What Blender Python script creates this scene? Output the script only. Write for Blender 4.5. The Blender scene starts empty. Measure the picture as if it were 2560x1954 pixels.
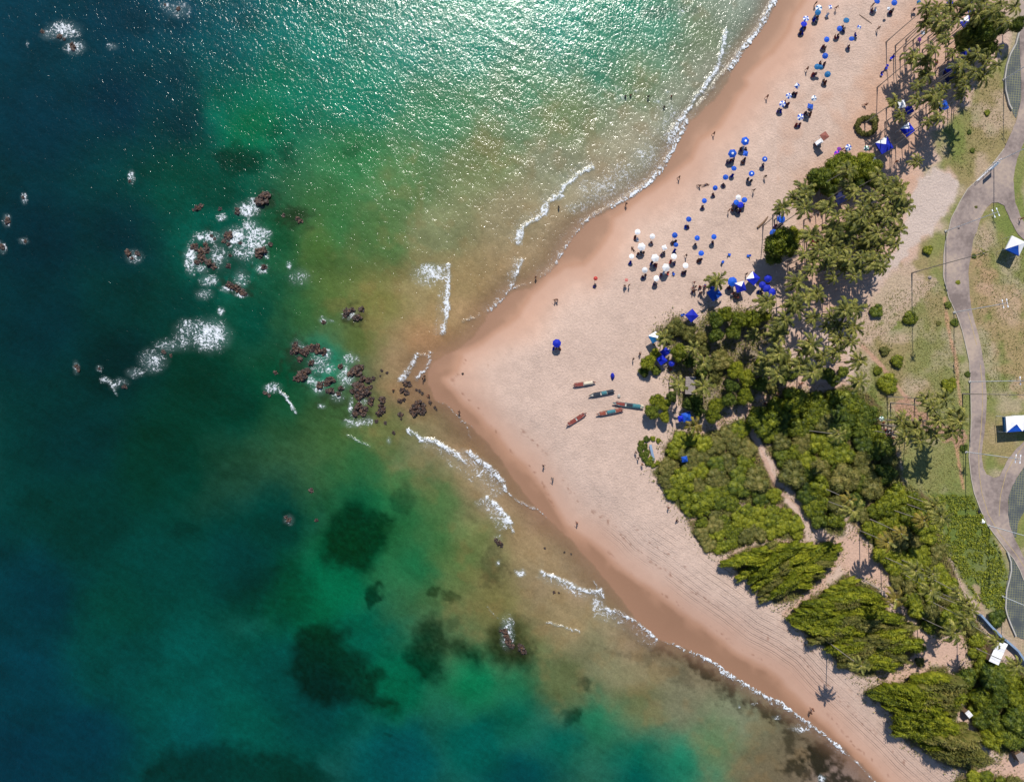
import bpy, bmesh, math, random
import numpy as np
from mathutils import Vector, Matrix, Euler
random.seed(7); RNG = np.random.RandomState(11)
scene = bpy.context.scene
COL = scene.collection
# ------------------------------------------------------------------ camera, sky, sun, exposure
H = 165.0; F = 1780.0; CX = 1280.0; CY = 977.0
cam_d = bpy.data.cameras.new('camera'); cam = bpy.data.objects.new('camera', cam_d); COL.objects.link(cam)
cam.location = (0, 0, H); cam.rotation_euler = (0, 0, 0)
cam_d.sensor_fit = 'HORIZONTAL'; cam_d.sensor_width = 36.0; cam_d.lens = 36.0 * F / 2560.0
cam_d.clip_start = 1.0; cam_d.clip_end = 20000.0
scene.camera = cam
SUN_EL = math.radians(51.2)
world = bpy.data.worlds.new('World'); scene.world = world; world.use_nodes = True
wn = world.node_tree.nodes; wl = world.node_tree.links
bgn = wn.get('Background') or wn.new('ShaderNodeBackground')
won = wn.get('World Output') or wn.new('ShaderNodeOutputWorld')
sky = wn.new('ShaderNodeTexSky'); sky.sky_type = 'NISHITA'; sky.sun_disc = False
sky.sun_elevation = SUN_EL; sky.sun_rotation = 0.0; sky.air_density = 1.0; sky.dust_density = 0.2; sky.ozone_density = 5.0
wl.new(sky.outputs['Color'], bgn.inputs['Color']); wl.new(bgn.outputs['Background'], won.inputs['Surface'])
bgn.inputs['Strength'].default_value = 0.085
sun_d = bpy.data.lights.new('sun', 'SUN'); sun_d.energy = 4.0; sun_d.angle = math.radians(0.5); sun_d.color = (1.0, 0.945, 0.86)
sun = bpy.data.objects.new('sun', sun_d); COL.objects.link(sun)
sun.rotation_euler = (-(math.pi / 2 - SUN_EL), 0, 0); sun.location = (0, 60, 120)
vs = scene.view_settings; vs.view_transform = 'Standard'; vs.look = 'None'; vs.gamma = 1.0; vs.use_curve_mapping = False
vs.exposure = 0.72
scene.render.film_transparent = False
KAL = 0.48          # photograph's surface colour -> base colour

# ------------------------------------------------------------------ helpers
def lin(c):
    c = np.asarray(c, dtype=np.float64) / 255.0
    return np.where(c <= 0.04045, c / 12.92, ((c + 0.055) / 1.055) ** 2.4)
def base(c, k=None):
    return tuple(float(v) for v in lin(c) * (KAL if k is None else k))

def vnoise(x, y, seed=0):
    xi = np.floor(x).astype(np.int64); yi = np.floor(y).astype(np.int64)
    xf = x - xi; yf = y - yi
    u = xf * xf * (3 - 2 * xf); v = yf * yf * (3 - 2 * yf)
    def h(a, b):
        n = (a * 374761393 + b * 668265263 + seed * 2147483647 + 1013904223) & 0xffffffff
        n = ((n ^ (n >> 13)) * 1274126177) & 0xffffffff
        n = (n ^ (n >> 16)) & 0xffffffff
        return n / 4294967295.0
    return (h(xi, yi) * (1 - u) + h(xi + 1, yi) * u) * (1 - v) + (h(xi, yi + 1) * (1 - u) + h(xi + 1, yi + 1) * u) * v
def fbm(x, y, seed=0, octv=4):
    s = 0; a = 0.5; t = 0
    for i in range(octv):
        s = s + a * vnoise(x * 2 ** i + 17.3 * i, y * 2 ** i + 9.1 * i, seed + i); t += a; a *= 0.5
    return s / t
def sstep(a, b, x):
    t = np.clip((x - a) / (b - a), 0, 1); return t * t * (3 - 2 * t)

def seg_dist(px, py, pts):
    px = np.asarray(px, float); py = np.asarray(py, float)
    best = np.full(px.shape, 1e18)
    for (x0, y0), (x1, y1) in zip(pts[:-1], pts[1:]):
        dx, dy = x1 - x0, y1 - y0; L = dx * dx + dy * dy + 1e-9
        t = np.clip(((px - x0) * dx + (py - y0) * dy) / L, 0, 1)
        best = np.minimum(best, (px - x0 - t * dx) ** 2 + (py - y0 - t * dy) ** 2)
    return np.sqrt(best)
def inside(px, py, poly):
    px = np.asarray(px, float); py = np.asarray(py, float)
    r = np.zeros(px.shape, bool); n = len(poly)
    for i in range(n):
        x0, y0 = poly[i]; x1, y1 = poly[(i + 1) % n]
        if y0 == y1: continue
        c = ((y0 > py) != (y1 > py)) & (px < (x1 - x0) * (py - y0) / (y1 - y0) + x0)
        r ^= c
    return r
def smin(a, b):
    k = np.minimum(a, b) * 1.1 + 1.0; h = np.clip(k - np.abs(a - b), 0, None) / k
    return np.minimum(a, b) - h * h * k * 0.25
def poly_sd(px, py, poly):      # negative inside
    d = seg_dist(px, py, list(poly) + [poly[0]])
    return np.where(inside(px, py, poly), -d, d)

# ------------------------------------------------------------------ shoreline
WATERLINE = [(2500,-2600),(2060,-300),(1985,-90),(1939,0),(1920,40),(1900,70),(1868,113),(1839,157),(1818,198),(1798,233),(1757,273),(1717,308),(1690,363),(1653,427),
 (1620,461),(1570,496),(1527,520),(1474,549),(1434,589),(1413,621),(1387,665),(1355,694),(1323,717),(1274,731),(1245,760),(1221,784),(1201,810),
 (1184,839),(1150,868),(1110,888),(1078,905),(1064,930),(1068,960),(1087,1000),(1117,1011),(1140,1034),(1180,1072),(1225,1115),(1262,1170),
 (1300,1225),(1358,1287),(1420,1345),(1480,1412),(1530,1472),(1590,1552),(1642,1599),(1700,1618),(1756,1640),(1800,1666),(1845,1697),(1904,1732),
 (1950,1755),(2005,1793),(2063,1837),(2113,1873),(2151,1911),(2190,1953),(2300,2070),(2600,2400),(5200,5200)]
WETLINE = [(2600,-2600),(2140,-300),(2060,-90),(2010,0),(1981,38),(1967,76),(1932,128),(1885,166),(1859,195),(1865,212),(1839,241),(1827,270),(1795,314),(1749,349),
 (1725,393),(1667,445),(1617,479),(1532,543),(1524,578),(1498,618),(1457,659),(1410,664),(1367,697),(1326,735),(1311,758),(1292,788),(1267,807),
 (1204,855),(1150,882),(1152,894),(1140,926),(1112,947),(1127,972),(1152,1003),(1188,1034),(1242,1092),(1277,1136),(1311,1165),(1355,1220),
 (1381,1261),(1416,1316),(1474,1354),(1518,1389),(1545,1420),(1620,1470),(1700,1532),(1776,1585),(1842,1637),(1904,1669),(1950,1701),(1994,1750),
 (2037,1788),(2107,1852),(2165,1907),(2206,1951),(2330,2060),(2640,2400),(5400,5200)]
SEA_POLY = WATERLINE + [(-40000, 5200), (-40000, -2600)]
DRY_POLY = WETLINE + [(40000, 5200), (40000, -2600)]
def sea_sd(px, py):             # positive on land (px from waterline)
    iw = WATERLINE.index((1064,930)); d = smin(seg_dist(px, py, WATERLINE[:iw + 1]), seg_dist(px, py, WATERLINE[iw:]))
    return np.where(inside(px, py, SEA_POLY) | (np.asarray(px) < 900), -d, d)
def height(px, py):
    d = sea_sd(px, py)
    return np.where(d > 0, 2.2 * sstep(0, 190, d), np.maximum(d * 0.012, -6.0))
def ht(px, py):
    return float(height(np.array([px]), np.array([py]))[0])
def at(px, py, z):
    return Vector(((px - CX) * (H - z) / F, -(py - CY) * (H - z) / F, z))
def ground(px, py, dz=0.0):
    z = ht(px, py) + dz
    return at(px, py, z)
def under(px, py, h):
    """thing whose top (h above its ground) shows at px,py -> its base on the ground"""
    z = 2.2
    for _ in range(3):
        k = (H - z - h)
        bx = CX + (px - CX) * k / (H - z); by = CY + (py - CY) * k / (H - z)
        z = ht(bx, by)
    p = at(bx, by, z); return p

# ------------------------------------------------------------------ materials
def new_mat(name):
    m = bpy.data.materials.new(name); m.use_nodes = True
    return m, m.node_tree.nodes, m.node_tree.links, m.node_tree.nodes['Principled BSDF']
def N(nodes, t, **kw):
    n = nodes.new(t)
    for k, v in kw.items(): setattr(n, k, v)
    return n
def mathn(nodes, links, op, a, b=None, c=None, clamp=False):
    n = nodes.new('ShaderNodeMath'); n.operation = op; n.use_clamp = clamp
    for i, v in enumerate((a, b, c)):
        if v is None: continue
        if isinstance(v, (int, float)): n.inputs[i].default_value = v
        else: links.new(v, n.inputs[i])
    return n.outputs[0]
def simple(name, col, rough=0.8, var=0.12, scale=3.0, spec=0.3, k=None, metal=0.0, bump=0.0):
    m, nd, lk, bs = new_mat(name)
    c = base(col, k)
    tc = N(nd, 'ShaderNodeTexCoord'); nz = N(nd, 'ShaderNodeTexNoise'); nz.inputs['Scale'].default_value = scale; nz.inputs['Detail'].default_value = 4
    lk.new(tc.outputs['Object'], nz.inputs['Vector'])
    rmp = N(nd, 'ShaderNodeValToRGB'); e = rmp.color_ramp.elements
    if 'fabric' in name or 'painted_wood' in name: var = max(var, 0.16); src = mathn(nd, lk, 'MULTIPLY_ADD', N(nd, 'ShaderNodeObjectInfo').outputs['Random'], 0.7, mathn(nd, lk, 'MULTIPLY_ADD', nz.outputs['Fac'], 0.6, -0.15))
    else: src = nz.outputs['Fac']
    e[0].position = 0.3; e[1].position = 0.7
    e[0].color = tuple(v * (1 - var) for v in c) + (1,); e[1].color = tuple(min(1, v * (1 + var)) for v in c) + (1,)
    lk.new(src, rmp.inputs['Fac']); lk.new(rmp.outputs['Color'], bs.inputs['Base Color'])
    bs.inputs['Roughness'].default_value = rough; bs.inputs['Specular IOR Level'].default_value = spec; bs.inputs['Metallic'].default_value = metal
    if bump:
        b = N(nd, 'ShaderNodeBump'); b.inputs['Strength'].default_value = bump; b.inputs['Distance'].default_value = 0.1
        lk.new(nz.outputs['Fac'], b.inputs['Height']); lk.new(b.outputs['Normal'], bs.inputs['Normal'])
    return m
def foliage(name, dark, mid, light, scale=1.2, trans=0.25):
    m, nd, lk, bs = new_mat(name)
    tc = N(nd, 'ShaderNodeTexCoord'); oi = N(nd, 'ShaderNodeObjectInfo'); geo = N(nd, 'ShaderNodeNewGeometry')
    nz = N(nd, 'ShaderNodeTexNoise'); nz.inputs['Scale'].default_value = scale; nz.inputs['Detail'].default_value = 3
    lk.new(tc.outputs['Object'], nz.inputs['Vector'])
    a = mathn(nd, lk, 'MULTIPLY_ADD', nz.outputs['Fac'], 1.5, -0.55)
    b = mathn(nd, lk, 'MULTIPLY_ADD', geo.outputs['Random Per Island'], 0.42, a)
    c = mathn(nd, lk, 'MULTIPLY_ADD', oi.outputs['Random'], 0.30, b)
    rmp = N(nd, 'ShaderNodeValToRGB'); cr = rmp.color_ramp; cr.elements.new(0.5)
    for e, p, col in zip(cr.elements, (0.1, 0.5, 0.95), (dark, mid, light)):
        e.position = p; e.color = tuple(col) + (1,)
    lk.new(c, rmp.inputs['Fac']); lk.new(rmp.outputs['Color'], bs.inputs['Base Color'])
    bs.inputs['Roughness'].default_value = 0.55; bs.inputs['Specular IOR Level'].default_value = 0.25
    if trans:
        tr = N(nd, 'ShaderNodeBsdfTranslucent'); mx = N(nd, 'ShaderNodeMixShader'); mx.inputs[0].default_value = trans
        lk.new(rmp.outputs['Color'], tr.inputs['Color']); lk.new(bs.outputs[0], mx.inputs[1]); lk.new(tr.outputs[0], mx.inputs[2])
        lk.new(mx.outputs[0], nd['Material Output'].inputs['Surface'])
    return m
M = {}
M['leaf'] = foliage('shrub_leaves', (0.022, 0.036, 0.005), (0.120, 0.145, 0.008), (0.29, 0.29, 0.020))
M['leaf_dark'] = foliage('dense_tree_leaves', (0.010, 0.026, 0.006), (0.060, 0.090, 0.009), (0.18, 0.20, 0.020))
M['leaf_olive'] = foliage('olive_leaves', (0.030, 0.036, 0.010), (0.115, 0.120, 0.024), (0.24, 0.20, 0.055))
M['frond'] = foliage('palm_fronds', (0.024, 0.034, 0.008), (0.135, 0.140, 0.022), (0.46, 0.40, 0.11), scale=0.35)
M['frond_gold'] = foliage('golden_palm_fronds', (0.06, 0.05, 0.010), (0.19, 0.15, 0.022), (0.38, 0.28, 0.05), scale=0.35)
M['frond_dry'] = foliage('dry_palm_fronds', (0.07, 0.045, 0.02), (0.17, 0.11, 0.05), (0.30, 0.20, 0.10), scale=0.35)
M['trunk'] = simple('palm_trunk', (196, 182, 168), 0.9, 0.2, 6.0)
M['bark'] = simple('bark', (96, 80, 62), 0.95, 0.3, 5.0)
M['blue'] = simple('blue_fabric', (14, 96, 222), 0.75, 0.08, 2.0)
M['deep'] = simple('deep_blue_fabric', (8, 40, 205), 0.75, 0.10, 2.0)
M['teal'] = simple('teal_blue_fabric', (22, 112, 170), 0.75, 0.10, 2.0)
M['navy'] = simple('navy_fabric', (14, 26, 84), 0.8, 0.1, 2.0)
M['white'] = simple('white_fabric', (238, 238, 240), 0.8, 0.05, 2.0, k=.68)
M['red'] = simple('red_fabric', (225, 80, 70), 0.8, 0.1, 2.0)
M['pink'] = simple('pink_fabric', (240, 140, 130), 0.8, 0.1, 2.0)
M['purple'] = simple('purple_fabric', (150, 60, 190), 0.8, 0.1, 2.0)
M['magenta'] = simple('magenta_fabric', (215, 60, 205), 0.8, 0.1, 2.0)
M['green'] = simple('green_fabric', (30, 150, 110), 0.8, 0.1, 2.0)
M['brown'] = simple('brown_canvas', (168, 105, 92), 0.9, 0.15, 2.0)
M['maroon'] = simple('maroon_canvas', (130, 35, 35), 0.9, 0.15, 2.0)
M['metal'] = simple('painted_steel', (232, 234, 240), 0.45, 0.05, 2.0, spec=0.5, k=.75)
M['wood'] = simple('weathered_wood', (150, 120, 95), 0.9, 0.25, 4.0)
M['grey'] = simple('grey_boards', (168, 155, 150), 0.9, 0.2, 3.0)
M['black'] = simple('dark_plastic', (40, 42, 48), 0.6, 0.1, 2.0)
M['cream'] = simple('cream_tarpaulin', (240, 225, 200), 0.85, 0.06, 2.0)
M['canoe_red'] = simple('red_painted_wood', (140, 62, 52), 0.6, 0.2, 3.0)
M['canoe_teal'] = simple('teal_netting', (78, 140, 150), 0.85, 0.3, 6.0)
M['canoe_dark'] = simple('dark_netting', (60, 66, 78), 0.9, 0.3, 6.0)
M['canoe_white'] = simple('white_painted_wood', (198, 194, 186), 0.6, 0.08, 3.0)
M['canoe_orange'] = simple('orange_painted_wood', (176, 88, 66), 0.6, 0.2, 3.0)
M['skin'] = simple('tanned_skin', (165, 105, 75), 0.6, 0.05, 2.0)
M['skin_dark'] = simple('dark_skin', (95, 60, 45), 0.6, 0.05, 2.0)
M['hair'] = simple('dark_hair', (35, 26, 22), 0.7, 0.1, 5.0)
M['cloth_red'] = simple('red_swimwear', (185, 50, 50), 0.8)
M['cloth_navy'] = simple('navy_shorts', (30, 40, 90), 0.8)
M['cloth_black'] = simple('black_swimwear', (32, 32, 36), 0.8)
M['cloth_white'] = simple('white_shirt', (232, 230, 226), 0.8)
M['concrete'] = simple('pale_concrete', (205, 200, 192), 0.85, 0.1, 1.0, bump=0.2)

def mesh_obj(name, verts, faces, mat=None, parent=None, smooth=False, link=True, mats=None, fmat=None):
    me = bpy.data.meshes.new(name); me.from_pydata([tuple(v) for v in verts], [], faces); me.update()
    for m in (mats or ([mat] if mat else [])): me.materials.append(m)
    if fmat is not None: me.polygons.foreach_set('material_index', fmat)
    if smooth: me.polygons.foreach_set('use_smooth', [True] * len(me.polygons))
    o = bpy.data.objects.new(name, me)
    if link: COL.objects.link(o)
    if parent: o.parent = parent
    return o
def np_mesh(name, verts, quads, mat, kind=None, attrs=None, smooth=True):
    me = bpy.data.meshes.new(name); nv = len(verts); nq = len(quads); k = quads.shape[1]
    me.vertices.add(nv); me.vertices.foreach_set('co', np.ascontiguousarray(verts, dtype=np.float32).ravel())
    me.loops.add(nq * k); me.loops.foreach_set('vertex_index', np.ascontiguousarray(quads, dtype=np.int32).ravel())
    me.polygons.add(nq); me.polygons.foreach_set('loop_start', np.arange(0, nq * k, k, dtype=np.int32))
    me.polygons.foreach_set('loop_total', np.full(nq, k, dtype=np.int32))
    me.update(calc_edges=True)
    if smooth: me.polygons.foreach_set('use_smooth', np.ones(nq, dtype=bool))
    for an, (typ, dat) in (attrs or {}).items():
        a = me.attributes.new(an, typ, 'POINT')
        if typ == 'FLOAT_COLOR':
            d = np.ones((nv, 4), dtype=np.float32); d[:, :3] = dat; a.data.foreach_set('color', d.ravel())
        else: a.data.foreach_set('value', np.ascontiguousarray(dat, dtype=np.float32))
    me.materials.append(mat)
    o = bpy.data.objects.new(name, me); COL.objects.link(o)
    if kind: o['kind'] = kind
    return o
def empty(name, loc, rz=0.0, s=1.0):
    o = bpy.data.objects.new(name, None); o.location = loc; o.rotation_euler = (0, 0, rz); o.scale = (s, s, s)
    o.empty_display_size = 0.2; COL.objects.link(o); return o
def tag(o, label, cat, group=None):
    o['label'] = label; o['category'] = cat
    if group: o['group'] = group
    return o
def child(mesh_ob_or_data, name, parent, loc=(0, 0, 0), rot=(0, 0, 0), scale=(1, 1, 1)):
    o = bpy.data.objects.new(name, mesh_ob_or_data); o.location = loc; o.rotation_euler = rot; o.scale = scale
    o.parent = parent; COL.objects.link(o); return o
def tube(path, radii, n=6, cap=True):
    vs_, fs = [], []
    P = [Vector(p) for p in path]
    for i, p in enumerate(P):
        t = (P[min(i + 1, len(P) - 1)] - P[max(i - 1, 0)]).normalized()
        a = Vector((0, 0, 1)) if abs(t.z) < 0.9 else Vector((1, 0, 0))
        u = t.cross(a).normalized(); w = t.cross(u).normalized()
        for k in range(n):
            an = 2 * math.pi * k / n; vs_.append(p + (u * math.cos(an) + w * math.sin(an)) * radii[i])
    for i in range(len(P) - 1):
        for k in range(n):
            a, b = i * n + k, i * n + (k + 1) % n
            fs.append((a, b, b + n, a + n))
    if cap: fs.append(tuple(range(n - 1, -1, -1))); fs.append(tuple(range((len(P) - 1) * n, len(P) * n)))
    return vs_, fs
def boxv(x0, x1, y0, y1, z0, z1):
    v = [(x0,y0,z0),(x1,y0,z0),(x1,y1,z0),(x0,y1,z0),(x0,y0,z1),(x1,y0,z1),(x1,y1,z1),(x0,y1,z1)]
    return v, [(0,3,2,1),(4,5,6,7),(0,1,5,4),(1,2,6,5),(2,3,7,6),(3,0,4,7)]
def merge(parts):
    V, Fc = [], []
    for v, f in parts:
        o = len(V); V += [tuple(a) for a in v]; Fc += [tuple(i + o for i in q) for q in f]
    return V, Fc
def data(name, vf, mat, smooth=False, mats=None, fmat=None):
    me = bpy.data.meshes.new(name); me.from_pydata([tuple(v) for v in vf[0]], [], vf[1]); me.update()
    for m in (mats or [mat]): me.materials.append(m)
    if fmat is not None: me.polygons.foreach_set('material_index', fmat)
    if smooth: me.polygons.foreach_set('use_smooth', [True] * len(me.polygons))
    return me
ORD = ['', 'second', 'third', 'fourth', 'fifth', 'sixth', 'seventh', 'eighth', 'ninth', 'tenth', 'eleventh', 'twelfth', 'thirteenth', 'fourteenth',
       'fifteenth', 'sixteenth', 'seventeenth', 'eighteenth', 'nineteenth', 'twentieth', 'twenty first', 'twenty second', 'twenty third', 'twenty fourth']
def rank_labels(items, fmt, axis=0):
    """items: list of (obj, px, py, desc); label each by its place from the left (axis 0) or the top (axis 1)"""
    items = sorted(items, key=lambda t: t[1 + axis]); n = len(items)
    side, far = (('left', 'right') if axis == 0 else ('top', 'bottom'))
    for i, it in enumerate(items):
        if n == 1: w = 'lone'
        elif i == 0: w = side + 'most' if axis == 0 else 'topmost'
        elif i == n - 1: w = far + 'most' if axis == 0 else 'lowest'
        elif i < n / 2: w = ORD[i] + ' from ' + side
        else:
            j = n - 1 - i; w = ORD[j] + ' from ' + far
        it[0]['label'] = fmt.format(d=it[3], w=w)

BAND = ['', ['upper half', 'lower half'], ['top', 'middle', 'bottom'], ['top row', 'upper middle', 'lower middle', 'bottom row']]
def band_name(bi, n):
    if n == 1: return ''
    if n <= 4: return BAND[n - 1][bi] + ', '
    return (ORD[bi] if bi else 'first') + ' row down, '
# ------------------------------------------------------------------ ground and sea sheets
def axis(lo, hi, step, far):
    a = list(np.arange(lo, hi + 0.1, step)); s = step; v = lo
    left = []
    while v > -far: s *= 1.35; v -= s; left.append(v)
    s = step; v = hi; right = []
    while v < far: s *= 1.35; v += s; right.append(v)
    return np.array(left[::-1] + a + right)
GX = axis(-40, 2600, 4, 26000); GY = axis(-40, 1996, 4, 26000)
PX, PY = np.meshgrid(GX, GY); nx, ny = len(GX), len(GY)
pxf, pyf = PX.ravel(), PY.ravel()
SD = sea_sd(pxf, pyf)
SDn = SD + (fbm(pxf / 26, pyf / 26, 3) - 0.5) * 10
iw = WETLINE.index((1112,947)); WD = smin(seg_dist(pxf, pyf, WETLINE[:iw + 1]), seg_dist(pxf, pyf, WETLINE[iw:])); WD = np.where(inside(pxf, pyf, DRY_POLY), WD, -WD)   # + dry side
WDn = WD + (fbm(pxf / 40, pyf / 40, 5) - 0.5) * 9
Z = height(pxf, pyf)
cxp = np.clip(pxf, -60, 2620); cyp = np.clip(pyf, -60, 2014)
n1 = fbm(pxf / 60, pyf / 60, 21); n2 = fbm(pxf / 14, pyf / 14, 22); n3 = fbm(pxf / 180, pyf / 180, 23, 3)

GREY_SAND = lin((222, 202, 190)); DRY = lin((226, 197, 179)); DAMP = lin((214, 172, 148)); WET = lin((168, 126, 98)); GROVE = lin((220, 178, 152))
def mixc(a, b, t):
    t = np.asarray(t)[:, None]; return a * (1 - t) + b * t
gc = np.tile(DRY, (len(pxf), 1))
gc = mixc(gc, DAMP, 1 - sstep(10, 120, WDn + (n3 - 0.5) * 60))
gc = mixc(gc, lin((196, 150, 122)), 1 - sstep(-2, 16, WDn))
gc = mixc(gc, WET, 1 - sstep(-10, 2, WDn))
gc = mixc(gc, lin((200, 152, 122)), 0.6 * sstep(-30, -4, WDn) * (1 - sstep(-4, 2, WDn)) * sstep(0.45, 0.7, n1))
gc = mixc(gc, lin((158, 124, 92)), 1 - sstep(-60, 6, SDn))
# orange tinted sand around the palms
grove = 1 - sstep(-40, 40, poly_sd(pxf, pyf, [(2000,560),(1990,440),(2060,390),(2130,300),(2180,160),(2240,60),(2300,-60),(2520,-60),(2500,120),(2400,260),(2330,400),(2260,520),(2240,700),(2120,820),(1960,760)]))
gc = mixc(gc, GROVE, grove * 0.8)
gc = mixc(gc, lin((206, 156, 124)), sstep(0.52, 0.72, n1) * 0.3 * sstep(60, 160, WDn) * (pxf > 1940))
# raked and trodden patches of dry sand
gc = gc * (1 + ((n2 - 0.5) * 0.22 + (n1 - 0.5) * 0.12)[:, None] * sstep(0, 60, WDn)[:, None])
def soft_poly(poly, w=8, amp=16, seed=31):
    d = poly_sd(pxf, pyf, poly) + (fbm(pxf / 22, pyf / 22, seed, 4) - 0.5) * 2 * amp
    return 1 - sstep(-w, w, d)
LAWN = [(2530,-60),(2520,120),(2490,170),(2440,185),(2425,260),(2372,300),(2330,345),(2345,400),(2300,418),(2322,455),(2345,420),(2395,450),(2390,490),
 (2355,545),(2330,590),(2305,600),(2290,640),(2215,690),(2200,730),(2135,760),(2140,850),(2130,960),(2170,1000),(2205,1060),(2250,1130),(2260,1240),(2330,1260),
 (2390,1400),(2420,1490),(2440,1500),(2470,1560),(2520,1600),(2560,1650),(40000,1700),(40000,-60)]
lawn = soft_poly(LAWN, 10, 18)
soil = sstep(0.50, 0.70, fbm(pxf / 70, pyf / 110, 41, 5))
g_green = mixc(np.tile(lin((118, 136, 62)), (len(pxf), 1)), lin((146, 148, 80)), n2)
g_soil = mixc(np.tile(lin((205, 158, 130)), (len(pxf), 1)), lin((176, 150, 112)), n1)
lawn_c = mixc(g_green, g_soil, soil * 0.5)
lawn_c = mixc(lawn_c, lin((178, 158, 118)), sstep(0.40, 0.8, n3) * 0.28)
gc = mixc(gc, lawn_c, lawn * (0.55 + 0.45 * sstep(0.3, 0.55, n1)))
gc = mixc(gc, lin((104, 126, 50)), soft_poly([(2330,1235),(2430,1235),(2500,1370),(2525,1440),(2512,1545),(2440,1500),(2380,1400),(2300,1330)], 10, 12) * 0.8)
gc = mixc(gc, lin((212, 166, 136)), soft_poly([(2440,640),(2560,760),(2600,900),(2560,990),(2520,940),(2480,850),(2450,760)], 20, 45, 51) * 0.45)
PALE = [(2268,512),(2297,448),(2332,419),(2390,454),(2396,483),(2349,547),(2326,582),(2280,616),(2235,670),(2215,700),(2188,720),(2190,660),(2245,628)]
gc = mixc(gc, GREY_SAND, soft_poly(PALE, 5, 15, 61) * 0.95)
gc = mixc(gc, lin((220, 190, 170)), soft_poly([(2235,670),(2290,655),(2305,720),(2262,765),(2205,805),(2160,870),(2115,850),(2120,770),(2190,700)], 10, 26, 63) * 0.75)
SCRUB = {}
SCRUB['scrub wedge nearest the canoes'] = [(1690,1085),(1735,1085),(1800,1075),(1860,1050),(1868,1085),(1900,1150),(1925,1200),(1960,1240),(1950,1262),(1860,1258),(1812,1272),(1760,1285),(1730,1290),(1700,1270),(1660,1210),(1635,1180),(1670,1150),(1665,1120)]
SCRUB['strip between two sandy trails'] = [(1725,1300),(1800,1272),(1880,1266),(1960,1264),(2000,1300),(2010,1340),(1945,1346),(1885,1352),(1800,1382),(1770,1370),(1735,1330)]
SCRUB['wedge pointing at the beach'] = [(1822,1392),(1880,1368),(1950,1354),(2040,1364),(2085,1352),(2095,1385),(2065,1420),(2018,1475),(1970,1502),(1940,1505),(1905,1478),(1880,1450),(1845,1425)]
SCRUB['block above lone palm shadow'] = [(2020,1500),(2070,1478),(2110,1442),(2190,1472),(2200,1510),(2250,1560),(2288,1590),(2290,1625),(2256,1658),(2215,1685),(2150,1685),(2095,1650),(2075,1615),(2020,1590),(1990,1555),(1984,1525)]
SCRUB['large bottom right scrub'] = [(2165,1730),(2200,1718),(2300,1692),(2330,1668),(2365,1672),(2388,1730),(2386,1800),(2412,1840),(2434,1880),(2485,1903),(2430,1925),(2370,1910),(2320,1878),(2268,1850),(2250,1800),(2212,1762)]
SCRUB['scrub below the white shed'] = [(2405,1676),(2440,1690),(2470,1675),(2560,1690),(2620,1700),(2620,1860),(2500,1885),(2452,1846),(2436,1790),(2412,1740)]
SCRUB['scrub left of retaining wall'] = [(2390,1500),(2430,1545),(2465,1590),(2475,1640),(2500,1665),(2560,1665),(2560,1690),(2440,1680),(2425,1640),(2418,1570)]
SCRUB['scrub in bottom corner'] = [(2395,1945),(2440,1928),(2500,1935),(2600,1965),(2640,2060),(2330,2060)]
SCRUB['thicket between trail and lawn'] = [(1885,1045),(1912,1020),(1960,985),(2060,985),(2110,965),(2160,985),(2200,1020),(2200,1075),(2235,1120),(2250,1200),(2200,1240),(2160,1260),(2110,1290),(2105,1335),(2075,1328),(2042,1308),(2022,1253),(1992,1228),(1937,1148),(1907,1098)]
SCRUB['thicket above the sandy clearing'] = [(2250,1210),(2320,1245),(2340,1330),(2370,1400),(2400,1480),(2415,1560),(2412,1600),(2395,1570),(2350,1592),(2300,1560),(2255,1495),(2235,1440),(2200,1380),(2170,1345),(2125,1295),(2200,1245)]
EXTRA = [[(1640,830),(1690,790),(1740,812),(1775,775),(1850,770),(1930,785),(1950,840),(1900,870),(1935,930),(1975,950),(1935,978),(1860,1010),(1800,1045),(1750,1045),(1700,1010),(1680,950),(1690,900)]]
sc = np.zeros(len(pxf))
for P_ in list(SCRUB.values()): sc = np.maximum(sc, 1 - sstep(1, 10, poly_sd(pxf, pyf, P_) + (fbm(pxf / 12, pyf / 12, 71, 4) - 0.5) * 14))
for P_ in EXTRA: sc = np.maximum(sc, soft_poly(P_, 8, 14, 72) * 0.6)
scrub_c = mixc(np.tile(lin((118, 98, 66)), (len(pxf), 1)), lin((96, 100, 48)), sstep(0.35, 0.65, n2))
scrub_c = mixc(scrub_c, lin((150, 118, 92)), sstep(0.55, 0.75, n1) * 0.6)
gc = mixc(gc, scrub_c, sc)
def trail(pts, w, c=(222, 184, 162), a=0.95, seed=81):
    global gc
    d = seg_dist(pxf, pyf, pts) + (fbm(pxf / 14, pyf / 14, seed) - 0.5) * w * 0.9
    gc = mixc(gc, lin(c), (1 - sstep(w * 0.5 - 3, w * 0.5 + 2, d)) * a)
trail([(1700,1110),(1735,1088),(1800,1055),(1860,1022),(1920,990),(1960,968),(2000,958),(2060,964),(2110,960)], 17)
trail([(1865,1030),(1880,1085),(1905,1130),(1925,1180),(1950,1230),(1995,1260),(2030,1310),(2062,1345),(2090,1345)], 9)
trail([(1868,1065),(1850,1105)], 5); trail([(1850,1118),(1900,1117),(1960,1108)], 4); trail([(1952,1184),(1995,1180)], 4)
trail([(2100,1390),(2080,1425),(2040,1470),(1990,1512),(1960,1535)], 14)
trail([(1790,1412),(1822,1388),(1890,1352),(1950,1350),(2040,1358)], 6)
trail([(1730,1300),(1812,1268),(1830,1250),(1870,1262),(1950,1266)], 6, a=0.8)
trail([(2185,1440),(2232,1490),(2245,1550),(2280,1575)], 13)
trail([(2392,1668),(2402,1730),(2398,1780),(2440,1850),(2445,1880)], 9)
trail([(1960,1535),(2010,1585),(2060,1618)], 6, a=0.7)
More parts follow.
